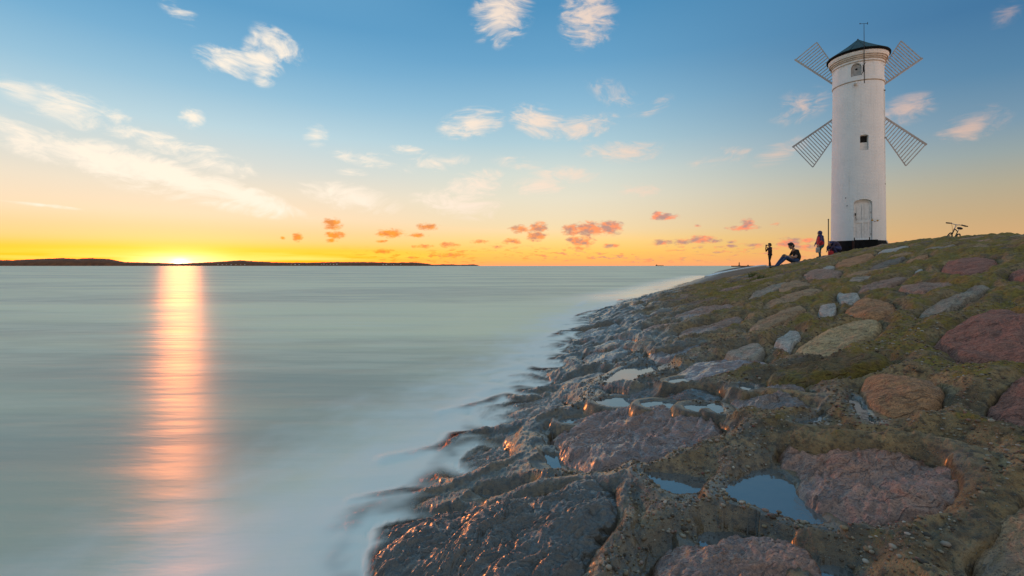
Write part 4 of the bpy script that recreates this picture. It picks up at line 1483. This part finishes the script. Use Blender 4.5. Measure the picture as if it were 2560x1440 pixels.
def hand(c, d, s=1.0, side=1):
    """palm with four unequal bent fingers and a thumb; d is the direction of the fingers"""
    c, d = Vector(c), Vector(d).normalized()
    up = Vector((0, 0, 1)) if abs(d.z) < .9 else Vector((1, 0, 0))
    lat = d.cross(up).normalized()
    nr = lat.cross(d)
    fs = [cap(c, c + d * .07 * s, .030 * s, .034 * s, 8)]
    for k, L in enumerate((.070, .080, .075, .058)):
        b = c + d * .075 * s + lat * (k - 1.5) * .021 * s
        m_ = b + d * L * .5 * s - nr * .006 * s
        e = m_ + d * L * .42 * s - nr * .022 * s
        fs += [cap(b, m_, .010 * s, .0095 * s, 6), cap(m_, e, .0095 * s, .0085 * s, 6)]
    b = c + d * .02 * s + lat * side * .034 * s
    fs += [cap(b, b + (d * .5 + lat * side * .7 - nr * .3).normalized() * .055 * s, .013 * s, .010 * s, 6)]
    return fs


def nearest(segs):
    sg = [(Vector(a), Vector(b), m) for a, b, m in segs]

    def f(c):
        best, mi = 1e9, 0
        for a, b, m in sg:
            d = b - a
            t_ = max(0, min(1, (c - a).dot(d) / max(d.length_squared, 1e-9)))
            q = (c - a - d * t_).length
            if q < best:
                best, mi = q, m
        return mi
    return f


def gz1(x, y):
    xx, yy = np.array([float(x)]), np.array([float(y)])
    return float(top_z(xx, yy)[0]) if zone_stone(x, y) else float(base(xx, yy)[0])


def head_parts(c, facing, s=1.0):
    """skull, jaw, nose, ears, brow about centre c, facing a horizontal direction"""
    c, fd = Vector(c), Vector(facing).normalized()
    lat = fd.cross(Vector((0, 0, 1))).normalized()
    up = lat.cross(fd)
    P = [lump(c + up * .02 * s, .098 * s, (.92, .92, 1.12)), lump(c + fd * .03 * s - up * .055 * s, .066 * s, (.95, .95, 1.0)),
         cap(c + fd * .092 * s + up * .012 * s, c + fd * .118 * s - up * .022 * s, .010 * s, .017 * s, 6),
         lump(c + fd * .085 * s - up * .062 * s, .020 * s, (1.0, 1.4, .6)), lump(c + fd * .085 * s - up * .095 * s, .026 * s)]
    for q in (-1, 1):
        P.append(lump(c + lat * q * .094 * s - up * .005 * s - fd * .01 * s, .026 * s, (.7, 1, 1.2)))
        P.append(cap(c + fd * .088 * s + lat * q * .018 * s + up * .03 * s, c + fd * .078 * s + lat * q * .05 * s + up * .03 * s, .010 * s, .009 * s, 6))
    return P


def eyes(c, facing, parent, s=1.0):
    c, fd = Vector(c), Vector(facing).normalized()
    lat = fd.cross(Vector((0, 0, 1))).normalized()
    up = lat.cross(fd)
    for q in (-1, 1):
        MB().ball(c + fd * .090 * s + lat * q * .034 * s + up * .012 * s, .011 * s, 1).build('eye', M_hair, parent, True)


def hair_cap(c, facing, parent, mat, s=1.0, name='hair', back=.0):
    c, fd = Vector(c), Vector(facing).normalized()
    up = Vector((0, 0, 1))
    lat = fd.cross(up).normalized()
    up = lat.cross(fd)

    def fn(mb):
        mb.ball(c + up * .045 * s - fd * .022 * s, .108 * s, 3, (.98, .98, 1.0))
    h = remeshed([fn, lump(c - fd * .055 * s - up * .02 * s, .085 * s)] + [lump(c + up * (.10 + .01 * math.sin(k * 2.1)) * s + fd * (.05 * math.cos(k)) * s + lat * .06 * math.sin(k) * s, .045 * s) for k in range(7)],
                 .014 * s, name, [mat], lambda c_: 0, 3)
    h.parent = parent
    return h


# seated man with a phone, knees up, facing the sea (left)
sx_, sy_ = (1988 - CX) / F * 20.0, 20.0
gzs = gz1(sx_, sy_)
man = empty('person', (sx_, sy_, gzs), 0, label='seated man in black t-shirt and jeans bent over a phone, knees drawn up', cat='person')
gl = lambda x, y: gz1(sx_ + x, sy_ + y) - gzs
hipz = .11
sh = Vector((-.03, 0, .56))
hd = Vector((-.17, 0, .755))
segs, parts = [], []
parts += [cap((0, -.08, hipz), (0, .08, hipz), .125, .125), cap((.03, 0, hipz + .03), (.075, 0, .30), .135, .150), cap((.075, 0, .30), (.02, 0, .50), .155, .130), cap((.0, -.15, .535), (.0, .15, .535), .075, .075), cap((-.03, 0, .57), (-.11, 0, .68), .058, .055)]
parts += head_parts(hd, (-1, 0, -.55))
segs += [((.02, 0, hipz + .1), (.075, 0, .3), 1), ((.075, 0, .3), (.0, 0, .54), 1), ((0, -.16, .53), (0, .16, .53), 1), ((0, -.08, hipz - .03), (0, .08, hipz - .03), 2), (hd, hd + Vector((-.03, 0, 0)), 0), ((-.05, 0, .62), (-.11, 0, .68), 0)]
for q in (-1, 1):
    y_ = q * .10
    knee = Vector((-.43, q * .12, .30 + .02 * q))
    ank = Vector((-.80, q * .10 , gl(-.80, q * .1) + .07))
    toe = ank + Vector((-.20, 0, gl(-1.0, q * .1) - gl(-.80, q * .1) - .025))
    parts += [cap((-.02, y_, hipz), knee, .092, .066), cap(knee, ank, .062, .042), cap(ank + Vector((.03, 0, -.03)), toe, .042, .036)]
    segs += [((-.03, y_, hipz), knee, 2), (knee, ank + Vector((0, 0, .03)), 2), (ank + Vector((.04, 0, -.04)), toe, 3)]
    sho = Vector((.0, q * .19, .53))
    elb = Vector((-.12, q * .235, .285))
    wri = Vector((-.36, q * .085, .355 + .02 * q))
    parts += [cap(sho, elb, .056, .044), cap(elb, wri, .042, .030)] + hand(wri, (-.9, -.35 * q, .15), .95, -q)
    segs += [(sho, sho.lerp(elb, .62), 1), (sho.lerp(elb, .75), elb, 0), (elb, wri, 0), (wri, wri + Vector((-.1, 0, 0)), 0)]
bd = remeshed(parts, .0085, 'body', [M_skin, M_tshirt, M_jeans, M_shoe], nearest(segs))
bd.parent = man
hair_cap(hd, (-1, 0, -.55), man, M_hair)
eyes(hd, (-1, 0, -.55), man)
ph = MB().box((0, 0, 0), (.085, .15, .010)).build('phone', M_dark)
ph.location = (sx_ - .485, sy_, gzs + .385)
ph.rotation_euler = (0, R(-35), 0)
tag(ph, label='dark phone held in the hands of the seated man', cat='phone')


def find_foot(px, py, lo, hi):
    best = None
    for d in np.linspace(lo, hi, 60):
        x = (px - CX) / F * d
        zz_ = gz1(x, d)
        e = abs(HZ - F * zz_ / d - py)
        if best is None or e < best[0]:
            best = (e, x, d, zz_)
    return best[1:]


# standing man farther along the bank
x_, y_, z_ = find_foot(1925, 660.5, 31, 34.5)
stand = empty('person', (x_, y_, z_), 0, label='standing man in dark clothes and white shoes holding something to his face', cat='person')
hd = Vector((-.03, 0, 1.60))
parts = head_parts(hd, (-.9, .43, -.15)) + [cap((0, -.09, .92), (0, .09, .92), .115, .115), cap((0, 0, .95), (0, 0, 1.2), .125, .14), cap((0, 0, 1.2), (0, 0, 1.38), .145, .11), cap((0, -.16, 1.395), (0, .16, 1.395), .065, .065), cap((0, 0, 1.42), (-.02, 0, 1.52), .055, .052)]
segs = [((0, 0, 1.0), (0, 0, 1.38), 1), ((0, -.17, 1.39), (0, .17, 1.39), 1), ((0, -.1, .88), (0, .1, .88), 2), (hd, hd, 0), ((-.01, 0, 1.47), (-.02, 0, 1.52), 0)]
for q in (-1, 1):
    kn = Vector((-.03 + q * .05, q * .10, .50))
    an_ = Vector((q * .11, q * .10, .08))
    parts += [cap((0, q * .09, .90), kn, .085, .060), cap(kn, an_, .058, .040), cap(an_ + Vector((.04, 0, -.03)), an_ + Vector((-.17, .02, -.045)), .045, .035)]
    segs += [((0, q * .09, .9), kn, 2), (kn, an_ + Vector((0, 0, .04)), 2), (an_ + Vector((.05, 0, -.04)), an_ + Vector((-.17, 0, -.05)), 3)]
    s0, e0, w0 = Vector((0, q * .19, 1.39)), Vector((-.14, q * .27, 1.16)), Vector((-.22, q * .08 + .08, 1.42))
    parts += [cap(s0, e0, .055, .045), cap(e0, w0, .043, .032)] + hand(w0, (-.1, -.2 * q, .8), .95, -q)
    segs += [(s0, e0, 1), (e0, w0, 1), (w0, w0 + Vector((-.02, 0, .12)), 0)]
bd = remeshed(parts, .012, 'body', [M_skin, M_maroon, M_trous, M_wshoe], nearest(segs))
bd.parent = stand
hair_cap(hd, (-.9, .43, -.15), stand, M_hair)
eyes(hd, (-.9, .43, -.15), stand)
cmr = MB().box((0, 0, 0), (.07, .12, .08)).tube([(-.03, 0, 0), (-.09, 0, 0)], .03, 10).build('camera', M_dark)
cmr.location = (x_ - .19, y_ + .085, z_ + 1.585)
tag(cmr, label='small dark camera raised by the standing man in white shoes', cat='camera')

# hooded person at the foot of the tower
x_, y_ = (2051 - CX) / F * 28.2, 28.2
z_ = gz1(x_, y_)
hood = empty('person', (x_, y_, z_), 0, label='person in navy hooded jacket with red front standing left of the tower', cat='person')
hd = Vector((-.06, 0, 1.44))
parts = head_parts(hd, (-1, -.1, -.1)) + [cap((0, -.09, .82), (0, .09, .82), .125, .125), cap((0, 0, .74), (.01, 0, 1.05), .20, .19), cap((.01, 0, 1.05), (0, 0, 1.24), .19, .14), cap((0, -.15, 1.25), (0, .15, 1.25), .075, .075), cap((-.01, 0, 1.27), (-.04, 0, 1.36), .06, .058)]
segs = [((.05, 0, .66), (.05, 0, 1.24), 1), ((-.11, 0, .95), (-.12, 0, 1.16), 3), ((0, -.16, 1.25), (0, .16, 1.25), 1), (hd, hd, 0)]
for q in (-1, 1):
    kn = Vector((-.06 + q * .03, q * .09, .45))
    an_ = Vector((-.02 + q * .08, q * .09, .07))
    parts += [cap((0, q * .09, .80), kn, .095, .068), cap(kn, an_, .066, .048), cap(an_ + Vector((.04, 0, -.025)), an_ + Vector((-.16, 0, -.035)), .045, .036)]
    segs += [((0, q * .09, .62), kn, 2), (kn, an_ + Vector((0, 0, .03)), 2), (an_ + Vector((.04, 0, -.04)), an_ + Vector((-.16, 0, -.05)), 4)]
    s0, e0, w0 = Vector((0, q * .2, 1.24)), Vector((-.04, q * .25, .98)), Vector((-.20, q * .17, .80))
    parts += [cap(s0, e0, .065, .055), cap(e0, w0, .052, .038)] + hand(w0, (-.35, 0, -.7), .9, -q)
    segs += [(s0, e0, 1), (e0, w0, 1 if q > 0 else 3), (w0 + Vector((-.03, 0, -.05)), w0 + Vector((-.06, 0, -.1)), 0)]
bd = remeshed(parts, .012, 'body', [M_skin, M_navy, M_tealc, M_redc, M_shoe], nearest(segs))
bd.parent = hood
hh_ = remeshed([lump(hd + Vector((.035, 0, .03)), .128, (1.0, .95, 1.05)), lump(hd + Vector((.05, 0, -.09)), .10), lump(hd + Vector((.02, 0, -.15)), .11, (1, 1.2, .6))], .014, 'hood', [M_navy], lambda c: 0, 3)
hh_.parent = hood
eyes(hd, (-1, -.1, -.1), hood)
bg_ = MB().box((0, 0, .15), (.20, .10, .30)).tube([(-.06, 0, .30), (-.04, 0, .42), (.04, 0, .42), (.06, 0, .30)], .010, 6)
bmesh.ops.bevel(bg_.b, geom=[e for e in bg_.b.edges if e.calc_length() > .09], offset=.02, segments=2, affect='EDGES')
bg_ = bg_.build('carrier_bag', M_pale, smooth=True)
bg_.location = (x_ - .27, y_ - .17, z_ + .30)
tag(bg_, label='pale bag hanging from the hand of the hooded person', cat='bag')

# crouching person in front of the plinth
x_, y_ = (2086 - CX) / F * 27.2, 27.2
z_ = gz1(x_, y_)
cr = empty('person', (x_, y_, z_), 0, label='crouching person in dark plum jacket bent forward before the black plinth', cat='person')
hd = Vector((-.30, -.05, .62))
parts = head_parts(hd, (-.8, -.1, -.6)) + [cap((.20, -.09, .34), (.20, .09, .34), .14, .14), cap((.20, 0, .38), (.08, 0, .60), .17, .17), cap((.08, 0, .60), (-.12, 0, .66), .17, .13), cap((-.12, -.15, .65), (-.12, .15, .65), .075, .075), cap((-.16, 0, .66), (-.25, -.02, .64), .06, .058)]
segs = [((.15, 0, .48), (-.15, 0, .68), 1), ((-.12, -.16, .65), (-.12, .16, .65), 1), ((.20, -.09, .30), (.2, .09, .3), 2), (hd, hd, 0)]
for q in (-1, 1):
    kn, an_ = Vector((-.20, q * .15, .42)), Vector((.06, q * .13, .09))
    parts += [cap((.17, q * .1, .33), kn, .10, .07), cap(kn, an_, .068, .048), cap(an_ + Vector((.06, 0, -.04)), an_ + Vector((-.15, 0, -.05)), .045, .036)]
    segs += [((.17, q * .1, .33), kn, 2), (kn, an_ + Vector((0, 0, .03)), 2), (an_ + Vector((.06, 0, -.05)), an_ + Vector((-.15, 0, -.05)), 3)]
    s0, e0, w0 = Vector((-.12, q * .2, .64)), Vector((-.24, q * .24, .42)), Vector((-.34, q * .10, .25))
    parts += [cap(s0, e0, .062, .05), cap(e0, w0, .048, .035)] + hand(w0, (-.5, 0, -.7), .9, -q)
    segs += [(s0, e0, 1), (e0, w0, 1), (w0 + Vector((-.03, 0, -.04)), w0 + Vector((-.06, 0, -.1)), 0)]
bd = remeshed(parts, .012, 'body', [M_skin, M_plum, M_navy, M_shoe], nearest(segs))
bd.parent = cr
hh_ = remeshed([lump(hd + Vector((.04, .01, .03)), .125, (1.0, .95, 1.05)), lump(hd + Vector((.10, .01, .0)), .10)], .014, 'hood', [M_navy], lambda c: 0, 3)
hh_.parent = cr
eyes(hd, (-.8, -.1, -.6), cr)
xb, yb = (2077 - CX) / F * 26.8, 26.8
rb = MB().box((0, 0, .11), (.26, .16, .22)).tube([(-.07, 0, .21), (-.05, 0, .28), (.05, 0, .28), (.07, 0, .21)], .012, 6)
bmesh.ops.bevel(rb.b, geom=[e for e in rb.b.edges if e.calc_length() > .12], offset=.03, segments=3, affect='EDGES')
rb = rb.build('red_bag', M_redc, smooth=True)
rb.location = (xb, yb, gz1(xb, yb) - .01)
tag(rb, label='small red bag on the ground before the crouching person', cat='bag')


# ================================================================== plants
def leaf_mesh(L, w):
    b = bmesh.new()
    rows = []
    for k in range(6):
        f_ = k / 5
        hw = w * math.sin(math.pi * min(.98, f_ * .9 + .06)) * .5
        zc = -.25 * L * f_ * f_
        rows.append([b.verts.new((L * f_, -hw, zc + hw * .3)), b.verts.new((L * f_, 0, zc)), b.verts.new((L * f_, hw, zc + hw * .3))])
    for A, B in zip(rows, rows[1:]):
        for j in range(2):
            b.faces.new((A[j], A[j + 1], B[j + 1], B[j]))
    ge = bmesh.ops.extrude_face_region(b, geom=list(b.faces))
    for v in [g for g in ge['geom'] if isinstance(g, bmesh.types.BMVert)]:
        v.co.z -= .0016
    m = MB()
    m.b.free()
    m.b = b
    return m.mesh('leaf', M_leaf, True)


rw = random.Random(4)
for (px, py, lab) in ((1880, 697, 'small bright grass tuft on the sandy bank, the farther one'), (1901, 703, 'small bright grass tuft where the stones meet the sandy bank')):
    c = cast(px, py)
    z_ = gz1(c[0], c[1])
    g = MB()
    for k in range(60):
        a_, l_ = rw.uniform(0, 6.28), rw.uniform(.06, .17)
        bx, by = rw.gauss(0, .10), rw.gauss(0, .06)
        g.tube([(bx, by, -.03), (bx + .02 * math.cos(a_), by + .02 * math.sin(a_), l_ * .6), (bx + .07 * math.cos(a_), by + .07 * math.sin(a_), l_)], [.006, .005, .001], 3)
    o = g.build('grass_tuft', M_grass)
    o.location = (c[0], c[1], z_)
    tag(o, label=lab, cat='grass', group='grass tufts on the bank')

# ================================================================== bicycle behind the crest
bd_ = 19.2
bx_, by_ = (2372 - CX) / F * bd_, bd_
bz_ = gz1(bx_, by_)
bike = empty('bicycle', (bx_, by_, bz_), R(-14), label='bicycle parked behind the crest with handlebar and dark saddle showing', cat='bicycle')
bike.rotation_euler = (0, R(17), R(-56))       # leans over on its stand
M_rub = simple('black rubber', (.012, .012, .012), .8)
M_frame = simple('dark green frame paint', (.03, .06, .04), .4)
M_steel = simple('bright steel', (.50, .50, .50), .3, .9)
M_cable = simple('orange brake cable', (.45, .16, .05), .6)
RW = .33
for yy in (-.52, .52):
    wh = MB()
    ring = [(0, yy + RW * math.cos(2 * math.pi * k / 28), RW + RW * math.sin(2 * math.pi * k / 28)) for k in range(29)]
    wh = MB().tube(ring, .022, 8, False).build('wheel', M_rub, bike, True)
    rim = MB().tube([(0, yy + (p_[1] - yy) * .92, RW + (p_[2] - RW) * .92) for p_ in ring], .010, 6, False)
    for k in range(12):
        a_ = 2 * math.pi * k / 12
        rim.tube([(0, yy, RW), (0, yy + RW * .92 * math.cos(a_), RW + RW * .92 * math.sin(a_))], .002, 4)
    rim.tube([(-.05, yy, RW), (.05, yy, RW)], .02, 8).build('rim', M_steel, wh)
HB, HT, BB, ST, RA = (0, -.34, .62), (0, -.30, .84), (0, .06, .30), (0, .22, .74), (0, .52, RW)
MB().tube([HB, BB], .02, 8).tube([HT, ST], .018, 8).tube([BB, ST], .018, 8).tube([HB, HT], .024, 8).tube([(-.05, .52, RW), (0, .20, .70)], .010, 6).tube([(.05, .52, RW), (0, .20, .70)], .010, 6).tube([(-.05, .52, RW), BB], .011, 6).tube([(.05, .52, RW), BB], .011, 6).build('frame', M_frame, bike, True)
MB().tube([HB, (-.05, -.40, .55), (-.05, -.52, RW)], .013, 8).tube([HB, (.05, -.40, .55), (.05, -.52, RW)], .013, 8).build('fork', M_frame, bike, True)
MB().tube([HT, (0, -.28, .96), (0, -.33, 1.0)], .016, 8).build('handlebar_stem', M_steel, bike, True)
hbv = [(-.33, -.22, 1.005), (-.20, -.26, 1.02), (-.10, -.32, 1.005), (0, -.335, 1.0), (.10, -.32, 1.005), (.20, -.26, 1.02), (.33, -.22, 1.005)]
hb_ = MB().tube(hbv, .013, 8).build('handlebar', M_steel, bike, True)
for q in (-1, 1):
    MB().tube([(q * .20, -.26, 1.02), (q * .34, -.215, 1.005)], .021, 8).build('grip', M_rub, hb_, True)
    MB().tube([(q * .17, -.28, 1.02), (q * .19, -.33, 1.0), (q * .30, -.31, .985)], .010, 6).ball((q * .165, -.275, 1.02), .03, 1).build('brake_lever', M_rub, hb_)
    MB().tube([(q * .16, -.30, 1.01), (q * .12, -.46, 1.03), (q * .05, -.47, .90), (q * .01, -.40, .74)], .005, 6).build('brake_cable', M_cable, hb_, True)
MB().tube([ST, (0, .25, .84)], .013, 8).build('seat_post', M_steel, bike, True)
sd2 = MB().ball((0, .32, .88), .1, 3, (.95, .9, .50)).ball((0, .20, .885), .06, 3, (.7, 1.7, .55)).build('saddle', M_rub, bike, True)
MB().tube([(0, .06, .30), (-.12, .1, .0)], .009, 6).build('kickstand', M_steel, bike)
MB().tube([(-.08, .06, .30), (.08, .06, .30)], .014, 8).tube([(.08, .06, .30), (.08, -.08, .20)], .010, 6).tube([(-.08, .06, .30), (-.08, .20, .40)], .010, 6).box((.13, -.08, .20), (.09, .06, .02)).box((-.13, .20, .40), (.09, .06, .02)).build('crank', M_steel, bike)

# ================================================================== ship, mole and beacon, houses
D_ = 5200.0
k_ = D_ / F
sx0 = (1649 - CX) * k_
ship = empty('cargo_ship', (sx0, D_, WL), 0, label='dark cargo ship on the horizon with its bridge at the left end', cat='ship')
L = 20 * k_
b_ = bmesh.new()
sec = []
for f_, hw, zt in ((-.5, .6, 1.0), (-.46, .9, 1.0), (-.2, 1.0, .95), (.3, 1.0, .95), (.44, .7, 1.1), (.5, .05, 1.25)):
    sec.append([b_.verts.new((L * f_, -6.5 * hw, 5.0 * zt)), b_.verts.new((L * f_ * .97, -5.5 * hw, -2)), b_.verts.new((L * f_ * .97, 5.5 * hw, -2)), b_.verts.new((L * f_, 6.5 * hw, 5.0 * zt))])
for A, B in zip(sec, sec[1:]):
    for j in range(4):
        b_.faces.new((A[j], A[(j + 1) % 4], B[(j + 1) % 4], B[j]))
b_.faces.new(sec[0])
b_.faces.new(sec[-1][::-1])
m_ = MB()
m_.b.free()
m_.b = b_
m_.build('hull', M_ship, ship)
MB().box((-L * .38, 0, 8.5), (10, 10, 7)).box((-L * .37, 0, 13), (6, 11, 2.4)).build('bridge', M_ship, ship)
MB().tube([(-L * .44, 0, 5), (-L * .44, 0, 15)], 1.4, 10).build('funnel', M_ship, ship)
MB().tube([(-L * .30, 0, 5), (-L * .30, 0, 19)], .7, 6).tube([(L * .45, 0, 5), (L * .45, 0, 13)], .4, 6).build('mast', M_ship, ship)
for k in range(4):
    MB().box((-L * .18 + k * L * .15, 0, 5.4), (L * .12, 9, 1.4)).build('hatch_cover', M_ship, ship)

D_ = 700.0
k_ = D_ / F
ml = MB().box((31 * k_ * .5, 0, .35), (62 * k_, 6, 2.6)).box((-1.5, 0, .2), (7, 8, 2.3)).build('harbour_mole', M_mole)
ml.location = ((1846 - CX) * k_, D_, WL)
tag(ml, label='low dark harbour mole on the horizon behind the sandy bank', cat='mole')
bc = empty('beacon', ((1848 - CX) * k_, D_, WL + 1.65), 0, label='tiny beacon tower at the end of the harbour mole', cat='beacon')
MB().lathe([(0, 0), (1.7, 0), (1.5, .7), (.75, .75), (.6, 3.2), (.9, 3.3), (.9, 3.6), (0, 3.6)], 16).build('tower', M_mole, bc, True)
MB().lathe([(0, 3.6), (.5, 3.6), (.5, 4.5), (.65, 4.5), (0, 5.3)], 12).build('lantern', M_ship, bc, True)
hk = MB().box((0, 0, .6), (1.6, 1.2, 1.2)).build('hut', M_mole)
hk.location = ((1870 - CX) * k_, D_, WL + 1.65)
tag(hk, label='tiny dark hut on the mole right of the beacon', cat='hut')

rh = random.Random(3)
house_me = None
wall_me = MB().box((0, 0, 6), (15, 9, 12)).mesh('wall', M_wall)
roof_me = MB().prism([(-8, 12), (8, 12), (0, 17)], 10).mesh('roof', M_tile)
hs = [(545, 661.5), (556, 662), (566, 661), (578, 662), (590, 661.3), (602, 662), (612, 661.6), (728, 662), (738, 661.6), (748, 662), (804, 661), (810, 660.2), (817, 661.4), (826, 660.6), (834, 661.4), (842, 660.8), (958, 662), (966, 661.6), (978, 662), (984, 661.6), (1002, 661.8)]
for i, (px, py) in enumerate(hs):
    D_ = 7600 * (1 - .052)
    h = empty('house', ((px - CX) / F * D_, D_, (HZ - py) / F * D_ - 9 * .6), rh.uniform(-.3, .3), label=['tiny pale house of the far-shore cluster just right of the setting sun', 'tiny pale house of the middle cluster on the far shore', 'tiny pale house of the rightmost cluster on the far shore'][0 if px < 650 else 1 if px < 900 else 2], cat='house',
              group=['houses right of the sun', 'houses of the middle cluster', 'houses of the rightmost cluster'][0 if px < 650 else 1 if px < 900 else 2])
    s0 = rh.uniform(.7, 1.25)
    h.scale = (s0, s0, s0)
    for nm, me in (('wall', wall_me), ('roof', roof_me)):
        o = bpy.data.objects.new(nm, me)
        C.objects.link(o)
        o.parent = h
        if nm == 'roof':
            o.location = (0, -5, 0)
